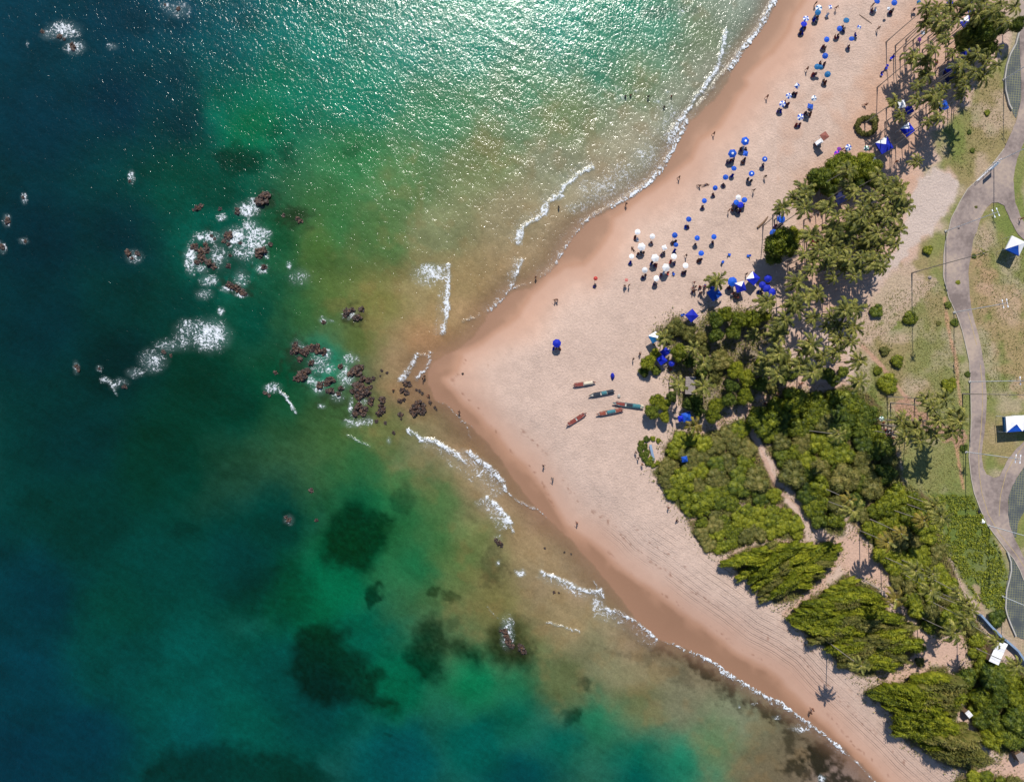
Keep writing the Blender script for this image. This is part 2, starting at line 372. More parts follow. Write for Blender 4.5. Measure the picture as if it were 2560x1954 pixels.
trail([(2110,850),(2150,858),(2190,900),(2240,960),(2262,992),(2300,1010)], 12, (206, 164, 138))
trail([(2140,855),(2180,840),(2230,805),(2285,750),(2335,700)], 24, (214, 184, 162), 0.7)
trail([(2362,745),(2372,830),(2390,900),(2395,960),(2402,1010)], 9, (214, 164, 132), 0.8)
trail([(2390,1110),(2398,1160),(2408,1220)], 8, (214, 160, 128), 0.8)
trail([(2255,1010),(2300,1050),(2360,1075),(2400,1100)], 40, (198, 150, 128), 0.8)
trail([(2330,1380),(2370,1440),(2400,1490)], 7, (190, 150, 110), 0.7)
trail([(2440,1470),(2455,1530)], 18, (196, 168, 140), 0.8)
for P_ in ([(2060,1342),(2100,1347),(2122,1332),(2150,1300),(2160,1350),(2197,1400),(2225,1450),(2190,1462),(2150,1432),(2110,1430),(2095,1400)],
           [(2195,1645),(2262,1660),(2292,1628),(2278,1562),(2312,1582),(2352,1604),(2400,1577),(2416,1620),(2410,1655),(2390,1668),(2332,1662),(2292,1692),(2212,1716),(2190,1700)],
           [(2480,1912),(2520,1885),(2600,1870),(2620,1960),(2540,1945),(2470,1935),(2400,1945)]):
    gc = mixc(gc, lin((226, 188, 166)), soft_poly(P_, 4, 7, 91) * 0.95)
# paver beds
BEDS = [[(2550,60),(2548,77),(2537,115),(2523,139),(2514,167),(2510,198),(2511,224),(2520,260),(2527,273),(2540,296),(2548,271),(2554,240),(2551,155)],
        [(2522,1242),(2531,1214),(2542,1194),(2560,1167),(2640,1090),(2640,1200),(2562,1275),(2546,1305),(2540,1344),(2534,1340),(2524,1311),(2520,1284)],
        [(2516,1376),(2524,1402),(2525,1425),(2520,1449),(2513,1475),(2511,1518),(2515,1535),(2525,1561),(2537,1588),(2660,1640),(2640,1620),(2560,1449),(2551,1425),(2535,1396)]]
# wrack lines and debris on the sand
deb = np.zeros(len(pxf))
for k, (off, wd, y0) in enumerate(((75, 9, 850), (22, 5, 860), (110, 7, 1250))):
    deb = np.maximum(deb, (1 - sstep(0, wd, abs(WD + (n3 - 0.5) * 50 - off))) * (pyf > y0) * (pyf < 1990) * sstep(0.56, 0.72, fbm(pxf / 5, pyf / 5, 95 + k, 3)) * sstep(0.4, 0.6, fbm(pxf / 70, pyf / 70, 98 + k)))
gc = mixc(gc, lin((150, 104, 80)), deb * 0.75)
tracks = sstep(20, 60, WD) * (1 - sstep(170, 240, WD)) * sstep(1250, 1400, pyf)
smooth_sand = 1 - sstep(20, 130, WDn)
gcol = gc * KAL * 1.09

# ground material
gm, nd, lk, bs = new_mat('ground_sand_and_grass')
at_c = N(nd, 'ShaderNodeAttribute'); at_c.attribute_name = 'surface'
at_t = N(nd, 'ShaderNodeAttribute'); at_t.attribute_name = 'tracks'
at_d = N(nd, 'ShaderNodeAttribute'); at_d.attribute_name = 'shore'
at_s = N(nd, 'ShaderNodeAttribute'); at_s.attribute_name = 'smooth'
at_g = N(nd, 'ShaderNodeAttribute'); at_g.attribute_name = 'green'
geo = N(nd, 'ShaderNodeNewGeometry')
nzf = N(nd, 'ShaderNodeTexNoise'); nzf.inputs['Scale'].default_value = 2.2; nzf.inputs['Detail'].default_value = 5; nzf.inputs['Roughness'].default_value = 0.7
nzm = N(nd, 'ShaderNodeTexNoise'); nzm.inputs['Scale'].default_value = 0.9; nzm.inputs['Detail'].default_value = 4
lk.new(geo.outputs['Position'], nzf.inputs['Vector']); lk.new(geo.outputs['Position'], nzm.inputs['Vector'])
rough_m = mathn(nd, lk, 'SUBTRACT', 1.0, at_s.outputs['Fac'])
amp = mathn(nd, lk, 'MULTIPLY_ADD', rough_m, 0.55, 0.10)
amp2 = mathn(nd, lk, 'MULTIPLY_ADD', at_g.outputs['Fac'], 0.9, amp)
d1 = mathn(nd, lk, 'SUBTRACT', nzf.outputs['Fac'], 0.5)
v1 = mathn(nd, lk, 'MULTIPLY_ADD', d1, amp2, 1.0)
# wheel tracks parallel to the shore
d2 = mathn(nd, lk, 'MULTIPLY_ADD', nzm.outputs['Fac'], 3.0, at_d.outputs['Fac'])
sn = mathn(nd, lk, 'SINE', mathn(nd, lk, 'MULTIPLY', d2, 1.25))
sn2 = mathn(nd, lk, 'SINE', mathn(nd, lk, 'MULTIPLY', d2, 0.41))
sq = mathn(nd, lk, 'POWER', mathn(nd, lk, 'MULTIPLY_ADD', sn, 0.5, 0.5), 6.0)
sq = mathn(nd, lk, 'MULTIPLY', sq, mathn(nd, lk, 'MULTIPLY_ADD', sn2, 0.5, 0.5))
nzb = N(nd, 'ShaderNodeTexNoise'); nzb.inputs['Scale'].default_value = 0.11; nzb.inputs['Detail'].default_value = 4; lk.new(geo.outputs['Position'], nzb.inputs['Vector'])
sq = mathn(nd, lk, 'MULTIPLY', sq, mathn(nd, lk, 'MULTIPLY_ADD', nzb.outputs['Fac'], 4.0, -1.3, clamp=True))
trk = mathn(nd, lk, 'MULTIPLY', sq, at_t.outputs['Fac'])
v2 = mathn(nd, lk, 'MULTIPLY', v1, mathn(nd, lk, 'MULTIPLY_ADD', trk, -0.32, 1.0))
hs = N(nd, 'ShaderNodeVectorMath'); hs.operation = 'SCALE'
lk.new(at_c.outputs['Color'], hs.inputs[0]); lk.new(v2, hs.inputs['Scale']); lk.new(hs.outputs[0], bs.inputs['Base Color'])
hh = mathn(nd, lk, 'MULTIPLY', nzf.outputs['Fac'], mathn(nd, lk, 'MULTIPLY_ADD', rough_m, 0.9, 0.06))
hh = mathn(nd, lk, 'MULTIPLY_ADD', trk, -0.5, hh)
bmp = N(nd, 'ShaderNodeBump'); bmp.inputs['Strength'].default_value = 0.8; bmp.inputs['Distance'].default_value = 0.34
lk.new(hh, bmp.inputs['Height']); lk.new(bmp.outputs['Normal'], bs.inputs['Normal'])
a_w = N(nd, 'ShaderNodeAttribute'); a_w.attribute_name = 'wet'; lk.new(mathn(nd, lk, 'MULTIPLY_ADD', a_w.outputs['Fac'], -0.28, 0.92), bs.inputs['Roughness']); bs.inputs['Specular IOR Level'].default_value = 0.3
M['ground'] = gm

VX = (pxf - CX) * (H - Z) / F; VY = -(pyf - CY) * (H - Z) / F
# slight real relief in the dry sand and dunes
Zr = Z + np.where(WD > 30, (n1 - 0.5) * 0.35 * (1 - lawn) * sstep(30, 120, WD) * (1 - sc), 0)
VERT = np.stack([VX, VY, Zr], 1)
ii, jj = np.meshgrid(np.arange(nx - 1), np.arange(ny - 1)); q0 = (jj * nx + ii).ravel()
QUAD = np.stack([q0, q0 + nx, q0 + nx + 1, q0 + 1], 1)
def sub_sheet(name, fm, mat, kind, attrs, verts=None, label=None, cat=None):
    q = QUAD[fm]; used = np.unique(q); remap = np.full(len(pxf), -1); remap[used] = np.arange(len(used))
    V = (VERT if verts is None else verts)[used]
    return np_mesh(name, V, remap[q], mat, kind, {k: (t, d[used]) for k, (t, d) in attrs.items()})
gattr = {'wet': ('FLOAT', 1 - sstep(-8, 6, WDn)), 'surface': ('FLOAT_COLOR', gcol), 'tracks': ('FLOAT', tracks), 'shore': ('FLOAT', WD), 'smooth': ('FLOAT', smooth_sand),
         'green': ('FLOAT', np.clip(lawn + sc, 0, 1))}
qc = QUAD[:, 0]
land = SD[QUAD].max(1) > -70
isc = (sc[qc] > 0.5) & land; isl = (lawn[qc] > 0.5) & ~isc & land; isb = land & ~isc & ~isl
sub_sheet('beach', isb, gm, 'structure', gattr)
sub_sheet('grass_field', isl, gm, 'structure', gattr)
sub_sheet('dune_ground', isc, gm, 'structure', gattr)

# ---- sea
wx = cxp + (fbm(pxf / 45, pyf / 45, 101) - 0.5) * 50; wy = cyp + (fbm(pxf / 45, pyf / 45, 102) - 0.5) * 50
CP = """50 50 2 57 76;300 50 0 54 74;450 30 0 64 85;100 300 0 50 68;300 250 0 48 68;450 200 0 56 74;460 300 0 49 64;540 200 0 80 78;560 270 0 98 80;650 100 0 92 88;600 40 0 78 90;560 130 0 72 82;
620 300 0 108 70;700 200 0 108 84;700 50 0 105 100;800 100 10 120 105;900 250 15 120 95;1000 100 25 125 108;1200 80 30 130 108;1400 50 0 132 112;1550 30 0 122 98;1650 80 60 130 105;
1750 100 115 130 100;1850 60 130 135 105;1900 20 140 140 115;1600 200 105 130 95;1500 150 35 122 96;1300 250 75 128 96;1100 300 60 122 86;900 400 45 115 70;1000 450 88 124 78;1200 400 120 132 90;
1400 300 112 130 90;1600 350 155 140 105;1500 450 160 138 102;1300 550 152 132 90;1100 600 126 124 76;950 600 80 116 68;850 550 52 106 62;780 620 74 104 52;700 600 18 86 56;1150 700 155 125 75;1050 750 150 125 75;
950 750 120 118 66;900 850 92 108 58;1000 900 150 118 76;820 730 86 106 56;760 770 48 96 56;700 720 14 78 58;640 800 0 68 58;1070 860 172 122 76;1030 960 160 118 78;
100 600 0 44 60;300 600 0 46 60;300 700 0 54 58;450 760 0 55 55;550 600 0 84 72;560 480 0 74 62;480 450 0 70 60;100 800 0 48 60;300 900 0 42 50;500 950 0 54 48;600 1000 0 60 52;700 950 0 74 54;740 1000 20 78 54;
800 1020 58 88 54;850 1060 62 98 56;950 1080 108 114 68;900 1150 36 96 58;1000 1200 56 108 62;1050 1130 132 122 76;1100 1100 150 120 78;1100 1250 72 112 66;1200 1200 150 120 78;1250 1250 160 124 84;
1000 1300 28 102 62;950 1250 10 98 62;1050 1400 10 104 68;1100 1350 60 112 66;1150 1400 92 112 66;1200 1350 106 118 72;1300 1350 155 124 78;1350 1450 150 122 82;1250 1500 118 112 70;1400 1550 150 122 78;
1300 1600 102 110 70;1500 1650 122 112 72;1400 1700 98 106 70;1600 1650 140 118 78;1600 1750 108 112 76;1700 1750 128 118 82;1300 1700 10 104 72;1200 1700 0 108 72;1300 1780 0 94 78;1200 1850 0 84 78;
1400 1850 0 90 80;1500 1800 18 112 82;1600 1880 0 104 84;1700 1900 18 118 92;1800 1850 88 118 82;1850 1800 130 124 88;1900 1900 110 98 78;2000 1900 118 104 84;2090 1930 150 120 100;1600 1940 0 84 80;1300 1940 0 72 80;
1000 1900 0 78 84;1000 1700 0 98 72;900 1600 0 86 70;800 1750 0 70 72;700 1700 0 74 72;600 1800 0 84 76;500 1850 0 77 78;850 1450 0 98 68;800 1500 0 92 64;700 1300 0 60 58;900 1250 0 78 56;900 1350 0 92 58;600 1400 0 62 64;
400 1400 0 64 62;200 1300 0 58 58;200 1100 0 52 58;400 1150 0 56 50;100 1500 0 54 68;50 1700 0 58 74;300 1650 0 72 72;200 1850 0 56 74;50 1900 0 52 72;450 1700 0 78 74;300 1550 0 72 66;815 905 0 120 96;560 640 0 96 84;600 640 0 92 78;
1450 1450 158 126 88;1600 1600 160 128 90;1750 1680 140 118 82;1400 400 140 134 96;1700 250 140 136 104;1780 180 146 138 108;1400 600 166 134 94;1300 680 166 132 88;1200 780 168 128 82;1180 1120 164 122 82;1350 1300 168 128 90"""
cp = np.array([[float(v) for v in s.split()] for s in CP.replace('\n', '').split(';') if s.strip()])
seam = SD < 40
idx = np.nonzero(seam)[0]
seac = np.zeros((len(pxf), 3)); X_, Y_ = wx[idx], wy[idx]
num = np.zeros((len(idx), 3)); den = np.zeros(len(idx)); cl = lin(np.where((cp[:, 2:3] > 120), cp[:, 2:5] + np.array([0, 8, 20]), cp[:, 2:5]))
for k in range(len(cp)):
    w_ = 1.0 / (((X_ - cp[k, 0]) ** 2 + (Y_ - cp[k, 1]) ** 2 + 3000.0) ** 2.0)
    num += w_[:, None] * cl[k]; den += w_
sc_ = num / den[:, None]
N1, N2, N3 = n1[idx], n2[idx], n3[idx]
sx, sy = pxf[idx], pyf[idx]
# dark reefs and weed under the water
def dsp(l): return [(x * 1.163, y * 1.163) for x, y in l]
warpx = sx + (fbm(sx / 28, sy / 28, 111, 5) - 0.5) * 46; warpy = sy + (fbm(sx / 28, sy / 28, 112, 5) - 0.5) * 46
dark = np.zeros(len(idx))
DK = [(dsp([(630,1350),(700,1340),(750,1355),(740,1385),(800,1410),(825,1450),(820,1490),(870,1520),(850,1535),(780,1520),(700,1515),(640,1490),(620,1430)]), .62),
      (dsp([(870,1425),(900,1340),(935,1310),(960,1360),(1000,1370),(1050,1400),(1040,1440),(960,1400),(950,1460),(910,1470)]), .6),
      (dsp([(1040,1350),(1120,1330),(1150,1400),(1145,1445),(1080,1440),(1050,1400)]), .6),
      (dsp([(680,1140),(740,1085),(800,1090),(850,1110),(830,1180),(780,1235),(715,1225),(690,1190)]), .6),
      (dsp([(540,1230),(640,1190),(690,1290),(650,1345),(540,1340),(470,1280)]), .3),
      (dsp([(340,1615),(480,1595),(600,1610),(690,1640),(740,1700),(280,1700)]), .5),
      (dsp([(300,120),(430,140),(438,220),(434,320),(360,330),(280,290)]), .0),
      (dsp([(470,320),(520,310),(570,330),(560,365),(500,375),(450,350)]), .5),
      (dsp([(580,320),(630,305),(640,340),(600,355)]), .5), (dsp([(575,265),(610,270),(605,300),(580,295)]), .45), (dsp([(630,265),(655,262),(655,290),(635,290)]), .3),
      (dsp([(430,420),(600,400),(640,460),(660,520),(560,560),(470,640),(400,560)]), .15),
      (dsp([(560,440),(660,460),(640,500),(590,480)]), .25),
      (dsp([(1650,60),(1690,60),(1690,80),(1650,78)]), .3)]
for P_, s_ in DK:
    dark = np.maximum(dark, (1 - sstep(-26, 20, poly_sd(warpx, warpy, P_))) * s_)
def blob(x, y, rx, ry, rot=0.0, X=None, Y=None):
    X = warpx if X is None else X; Y = warpy if Y is None else Y
    c, s = math.cos(rot), math.sin(rot); dx, dy = X - x, Y - y
    return np.sqrt(((dx * c + dy * s) / rx) ** 2 + ((-dx * s + dy * c) / ry) ** 2)
for x, y, rx, ry, s_ in ((938,1485,24,27,.6),(1431,1791,26,30,.5),(1463,1712,22,16,.4),(1086,1478,14,16,.4),(1124,1486,22,16,.4),(1010,1250,30,45,.35),(1180,1300,14,10,.2),(1130,1560,30,14,.3),
                         (970,1840,10,8,.3),(640,395,40,20,.3),(1300,60,70,16,.0),(1640,30,45,16,.35),(1720,30,30,12,.3),(880,385,30,20,.3),(460,1320,30,20,.25),(600,1180,60,25,.2),(720,1290,26,20,.3)):
    if s_: dark = np.maximum(dark, (1 - sstep(0.6, 1.25, blob(x, y, rx, ry))) * s_)
dark = dark * (0.72 + 0.56 * fbm(sx / 7, sy / 7, 115, 4)); sc_ = sc_ * (1 - np.clip(dark * 1.08, 0, .95))[:, None] + lin((0, 40, 52)) * (dark * 0.35)[:, None]
weed = np.zeros(len(idx))
for x, y, rx, ry, r_, s_ in ((1660,1625,50,11,.3,.6),(1735,1652,42,16,.5,.8),(1775,1685,26,22,.6,.8),(1822,1728,22,32,-.2,.75),(1890,1756,40,14,.4,.8),(1940,1786,52,24,.5,.8),(1975,1845,26,46,.1,.6),(2050,1895,62,52,.5,.95),
                             (1985,1930,45,24,.2,.8),(2090,1950,60,25,.3,.9),(1830,1745,60,16,.5,.5),(1590,1640,60,22,.2,.3),(1700,1690,60,26,.4,.3),(1232,1420,36,50,.3,.4),(1240,1380,22,24,.2,.4),(1290,1625,40,26,.3,.5),
                             (890,1040,40,26,0,.45),(900,960,60,50,0,.35),(880,790,34,26,0,.6),(770,900,60,50,0,.5),(660,500,42,24,-.5,.5),(740,545,50,28,.2,.4),(560,640,90,70,0,.35),(830,1000,50,22,0,.4),(1000,1015,60,50,0,.15),(590,715,50,24,.3,.5)):
    weed = np.maximum(weed, (1 - sstep(0.4, 1.3, blob(x, y, rx, ry, r_) + (fbm(sx / 9, sy / 9, 121, 4) - 0.5) * 1.6)) * s_)
sc_ = sc_ * (1 - weed)[:, None] + lin((44, 40, 40)) * weed[:, None]
mott = fbm(sx / 9, sy / 9, 131, 4); big = fbm(sx / 90, sy / 60, 132, 4)  # mott: caustic-like light mottling put into the water colour
streak = fbm((sx + sy * 0.6) / 60, (sy - sx * 0.6) / 9, 133, 3)
sc_ = sc_ * (1 + (mott - 0.5) * 0.30 + (big - 0.5) * 0.5 + (streak - 0.5) * 0.18)[:, None]
warm = sstep(0.5, 0.72, fbm(sx / 40, sy / 40, 135, 5)) * sstep(0.02, 0.12, sc_[:, 0])
sc_ = mixc(sc_, lin((146, 114, 76)), warm * 0.2)
seac[idx] = sc_ * (1.0 + 0.22 * sstep(0.03, 0.12, sc_[:, 1:2]))

# foam
foam = np.zeros(len(idx)); FW = (fbm(sx / 11, sy / 11, 141, 3) - 0.5); FW2 = (fbm(sx / 11, sy / 11, 142, 3) - 0.5)
fx, fy = sx + FW * 10, sy + FW2 * 10
crest = np.zeros(len(idx))
def fline(pts, w, d=1.0, tail=None, bump_=0.35):
    global foam, crest
    dd = seg_dist(fx, fy, pts)
    f = (1 - sstep(w * 0.35, w * 1.05, dd)) * d
    crest = np.maximum(crest, (1 - sstep(0, w * 1.2, dd)) * bump_)
    if tail:
        tx, ty, L, td = tail; n_ = math.hypot(tx, ty); tx, ty = tx / n_, ty / n_
        for s_ in np.linspace(0.15, 1.0, 6):
            q = [(a + tx * L * s_, b + ty * L * s_) for a, b in pts]
            f = np.maximum(f, (1 - sstep(L * 0.08, L * 0.30 + w * 0.5, seg_dist(fx, fy, q))) * td * (1 - 0.65 * s_))
    foam = np.maximum(foam, f)
fline([(2000,-110),(1942,0),(1915,40),(1897,75),(1868,112),(1842,143),(1826,172)], 11, 1.0, (-.6,-.2,14,.6))
fline([(1826,170),(1800,190),(1770,235),(1740,275)], 6, .35)
fline([(1817,78),(1807,122),(1798,157),(1783,186),(1760,221),(1734,253),(1711,291),(1676,329),(1670,352)], 7, .95, (1,.5,26,.35))
fline([(1690,320),(1678,345)], 16, .9)
fline([(1717,305),(1692,358),(1653,425),(1620,459),(1575,490),(1530,516)], 9, .95, (-.75,-.55,70,.50))
fline([(1527,516),(1474,546),(1434,587),(1413,620),(1387,664),(1355,692)], 5, .72, (-.75,-.6,22,.40))
fline([(1484,418),(1445,438),(1407,470),(1399,487),(1372,505),(1362,530),(1335,551),(1306,569),(1300,589),(1292,607)], 6, .95, (-.7,-.5,22,.4))
for b in ((1395,492,17,10),(1362,526,11,15),(1299,592,10,20)): foam = np.maximum(foam, 1 - sstep(.7, 1.15, blob(*b, 0, fx, fy)))
fline([(1122,665),(1120,700),(1118,743),(1117,787),(1107,833)], 8, .95, (-1,0,20,.5))
foam = np.maximum(foam, (1 - sstep(.5, 1.15, blob(1085, 680, 44, 24, .2, fx, fy))) * .8)
fline([(1301,653),(1291,685),(1274,726),(1247,755),(1221,781)], 6, .85, (-.8,-.4,18,.45))
fline([(1274,728),(1300,715),(1325,708)], 2.5, .7); fline([(1157,802),(1175,798),(1197,789)], 4, .6)
fline([(1042,889),(1024,921),(1003,948)], 9, .85); fline([(1075,885),(1071,916),(1042,946)], 8, .75); fline([(1042,892),(1075,886)], 3, .5)
fline([(1088,1002),(1117,1011),(1140,1034),(1160,1054),(1207,1076)], 2.5, .6); fline([(1160,1054),(1168,1072),(1179,1096)], 2.5, .6)
fline([(1021,1075),(1032,1085)], 8, .9); fline([(1042,1084),(1055,1100)], 7, .95)
fline([(1064,1098),(1090,1101),(1111,1118),(1137,1130),(1154,1148),(1163,1154)], 8, .95, (-.4,1,22,.5))
fline([(1166,1130),(1186,1139),(1210,1159),(1239,1182),(1256,1203),(1261,1220)], 9, .95, (-1,.6,50,.55))
fline([(1261,1222),(1277,1240),(1308,1258),(1343,1275),(1367,1293)], 3, .85)
fline([(1218,1246),(1242,1264),(1265,1290),(1275,1308)], 9, .97, (-.9,.4,28,.75)); fline([(1270,1300),(1284,1330)], 4, .85)
fline([(1352,1428),(1387,1444),(1416,1456),(1445,1470),(1474,1479),(1503,1476),(1506,1494)], 8, .97, (-.3,1,18,.6))
fline([(1524,1427),(1547,1464),(1571,1499)], 3, .75); fline([(1484,1447),(1496,1474)], 3, .6)
fline([(1511,1520),(1546,1529),(1581,1547),(1616,1573),(1640,1597)], 7, .95, (-.7,.9,30,.6))
fline([(1640,1598),(1685,1610),(1712,1627)], 2.5, .7); fline([(1684,1608),(1712,1625)], 5, .8)
fline([(1727,1628),(1762,1643),(1800,1666)], 6, .95, (-.3,.9,12,.5)); fline([(1802,1675),(1834,1701)], 5, .9)
fline([(1808,1672),(1845,1698),(1904,1733),(1950,1756),(2005,1794),(2063,1837),(2107,1875)], 8, .93, (-.5,.8,16,.45))
fline([(2107,1875),(2151,1913),(2190,1955),(2300,2075)], 4, .6)
fline([(1360,1558),(1384,1558),(1412,1567),(1450,1577)], 3.5, .8)
fline([(687,964),(716,993),(727,1011),(739,1032)], 5, .85); fline([(264,945),(280,965),(290,985)], 4, .7)
fline([(1220,1518),(1238,1540),(1262,1552)], 2.5, .5); fline([(870,1090),(900,1105),(925,1115)], 3, .6)
for cpts in ([(960,330),(985,400),(1010,470),(1050,550),(1122,655)], [(1030,450),(1062,530),(1108,620)], [(900,420),(930,500),(960,560)], [(1380,330),(1340,400),(1290,450)], [(1500,300),(1440,380)], [(1180,520),(1230,590),(1240,640)], [(1150,1420),(1230,1500),(1330,1545)], [(1000,1180),(1080,1240),(1180,1330)]):
    crest = np.maximum(crest, (1 - sstep(0, 22, seg_dist(fx, fy, cpts))) * 0.10)
foam = np.maximum(foam, (1 - sstep(.3, 1.4, blob(1062, 692, 36, 26, .3, fx, fy))) * .55)
BL = """159 76 38 22 .78;188 118 25 16 .78;121 86 18 12 .7;445 25 30 20 .5;413 13 14 10 .5;280 118 14 8 .5;328 442 8 16 .95;59 496 7 12 .95;68 111 3 8 .6;
619 524 30 18 .92;634 508 20 14 .8;556 543 12 9 .95;627 569 24 20 .85;634 596 32 36 1.0;661 585 17 17 .85;592 592 36 24 .8;520 592 34 14 .75;478 646 17 36 .95;545 640 26 30 .5;620 610 40 40 .6;503 672 18 12 .75;522 701 22 14 .85;510 735 22 14 .55;602 697 18 24 .65;573 722 22 8 .95;
602 737 16 7 .95;630 634 14 10 .85;653 672 16 12 .75;665 634 9 12 .85;604 630 30 20 .5;722 663 6 9 .85;748 693 26 20 .45;
525 838 46 38 1.0;477 823 36 25 .7;553 778 8 10 .95;382 902 32 28 .68;423 864 36 18 .58;337 931 22 12 .6;300 955 22 10 .5;460 850 30 26 .5;264 950 14 8 .75;286 963 14 10 .55;248 921 8 6 .85;191 918 8 14 .55;334 641 20 16 .75;681 969 20 12 .85;6 619 10 15 .85;60 602 12 6 .75;17 552 10 14 .75;
816 885 16 14 .78;798 903 25 14 .7;807 919 28 18 .58;775 948 14 14 .65;743 867 14 18 .6;861 939 15 30 .78;877 948 12 12 .78;798 966 18 18 .75;843 993 18 14 .55;877 898 20 14 .68;884 1057 28 10 .7;918 1052 15 12 .45;877 1020 6 26 .7;908 1005 13 8 .7;875 785 20 14 .5;
809 801 11 9 .8;827 801 8 4 .55;804 1014 10 6 .7;974 1102 6 10 .8;1554 247 14 11 .42;1548 221 10 8 .35;1594 227 12 7 .35;1644 253 9 6 .65;1670 230 9 8 .4;1702 32 12 10 .35;1303 1431 13 9 .95;1246 1406 6 6 .9;1495 1508 17 28 .65;1268 1580 16 38 .8;1274 1560 10 18 .9;
1943 1792 12 6 .95;2000 1820 26 9 .85;1886 1759 6 3 .9;1848 1765 4 3 .9;2055 1945 8 10 .95;1460 470 16 26 .4;1246 1345 10 14 .3;721 1299 13 11 .6;800 880 30 8 .4;755 870 22 8 .5;1450 520 40 16 .4;1530 470 74 30 .48;1620 400 44 44 .46;1560 440 50 34 .44;1490 500 44 26 .42"""
for s_ in BL.replace('\n', '').split(';'):
    x, y, rx, ry, d_ = [float(v) for v in s_.split()]
    foam = np.maximum(foam, (1 - sstep(.15, 1.55, blob(x, y, rx, ry, 0, fx, fy))) * d_)
foam_f = np.zeros(len(pxf)); foam_f[idx] = foam
crest_f = np.zeros(len(pxf)); crest_f[idx] = crest
alpha = np.clip(0.30 + 0.70 * sstep(0, 70, -SDn), 0, 1) * sstep(-4, 5, -SDn + 3)
alpha = np.where(SDn > 3, 0, alpha)
swell = (fbm((pxf + pyf * 0.5) / 70, (pyf - pxf * 0.5) / 22, 151, 3) - 0.5) * 0.10 * sstep(10, 200, -SD)
near = np.clip(1 - np.abs(pxf - 1280) / 3000, 0, 1)
seaZ = 0.03 + swell * near + crest_f * 0.7
SV = np.stack([(pxf - CX) * (H - seaZ) / F, -(pyf - CY) * (H - seaZ) / F, seaZ], 1)
glint = np.zeros(len(pxf))
sm, nd, lk, bs = new_mat('sea_water')
a_c = N(nd, 'ShaderNodeAttribute'); a_c.attribute_name = 'surface'; a_f = N(nd, 'ShaderNodeAttribute'); a_f.attribute_name = 'foam'; a_a = N(nd, 'ShaderNodeAttribute'); a_a.attribute_name = 'cover'
geo = N(nd, 'ShaderNodeNewGeometry')
mp = N(nd, 'ShaderNodeMapping'); mp.inputs['Scale'].default_value = (1.0, 1.0, 1.0); mp.inputs['Rotation'].default_value = (0, 0, math.radians(32))
mp2 = N(nd, 'ShaderNodeMapping'); mp2.inputs['Scale'].default_value = (1.0, 0.8, 1.0); mp2.inputs['Rotation'].default_value = (0, 0, math.radians(24))
lk.new(geo.outputs['Position'], mp.inputs['Vector']); lk.new(geo.outputs['Position'], mp2.inputs['Vector'])
def nz(scale, det, rg, vec, dist=0.0):
    n = N(nd, 'ShaderNodeTexNoise'); n.inputs['Scale'].default_value = scale; n.inputs['Detail'].default_value = det; n.inputs['Roughness'].default_value = rg; n.inputs['Distortion'].default_value = dist
    lk.new(vec, n.inputs['Vector']); return n.outputs['Fac']
w1 = nz(1.15, 3, 0.6, mp2.outputs[0], 0.5); w2 = nz(2.8, 2, 0.6, mp2.outputs[0], 0.6); w3 = nz(0.09, 2, 0.5, mp.outputs[0], 0.5)
lace = nz(0.75, 4, 0.62, geo.outputs['Position'], 2.2); lace2 = nz(0.35, 3, 0.6, geo.outputs['Position'], 1.0)
dn = N(nd, 'ShaderNodeTexNoise'); dn.inputs['Scale'].default_value = 0.7; dn.inputs['Detail'].default_value = 4; lk.new(geo.outputs['Position'], dn.inputs['Vector'])
dvv = N(nd, 'ShaderNodeVectorMath'); dvv.operation = 'MULTIPLY_ADD'; lk.new(dn.outputs['Color'], dvv.inputs[0]); dvv.inputs[1].default_value = (4.6, 4.6, 0); lk.new(geo.outputs['Position'], dvv.inputs[2])
vor = N(nd, 'ShaderNodeTexVoronoi'); vor.feature = 'DISTANCE_TO_EDGE'; vor.inputs['Scale'].default_value = 0.85; lk.new(dvv.outputs[0], vor.inputs['Vector'])
thread = mathn(nd, lk, 'MULTIPLY_ADD', vor.outputs['Distance'], -4.2, 1.0, clamp=True)
ln = mathn(nd, lk, 'MULTIPLY_ADD', lace, 3.2, -1.6)
ln = mathn(nd, lk, 'MULTIPLY_ADD', lace2, 1.6, mathn(nd, lk, 'SUBTRACT', ln, 0.8))
ln = mathn(nd, lk, 'MULTIPLY_ADD', thread, 1.0, ln)
fm_ = mathn(nd, lk, 'MULTIPLY_ADD', a_f.outputs['Fac'], 1.42, ln)
fm_ = mathn(nd, lk, 'MULTIPLY', mathn(nd, lk, 'SUBTRACT', fm_, 1.30), 1.15, clamp=True)
fm_ = mathn(nd, lk, 'MULTIPLY', fm_, mathn(nd, lk, 'MULTIPLY', a_f.outputs['Fac'], 5.0, clamp=True), clamp=True)
soft = mathn(nd, lk, 'MULTIPLY', a_f.outputs['Fac'], 0.06)
fmt_ = mathn(nd, lk, 'MAXIMUM', fm_, soft)
vv = mathn(nd, lk, 'MULTIPLY_ADD', mathn(nd, lk, 'SUBTRACT', w2, 0.5), 0.5, 1.0)
vv = mathn(nd, lk, 'MULTIPLY_ADD', mathn(nd, lk, 'SUBTRACT', w1, 0.5), 0.35, vv)
sc1 = N(nd, 'ShaderNodeVectorMath'); sc1.operation = 'SCALE'; lk.new(a_c.outputs['Color'], sc1.inputs[0]); lk.new(vv, sc1.inputs['Scale'])
mxa = N(nd, 'ShaderNodeMix'); mxa.data_type = 'RGBA'; lk.new(mathn(nd, lk, 'MULTIPLY', a_f.outputs['Fac'], 0.22, clamp=True), mxa.inputs[0]); lk.new(sc1.outputs[0], mxa.inputs[6]); mxa.inputs[7].default_value = (0.10, 0.20, 0.19, 1)
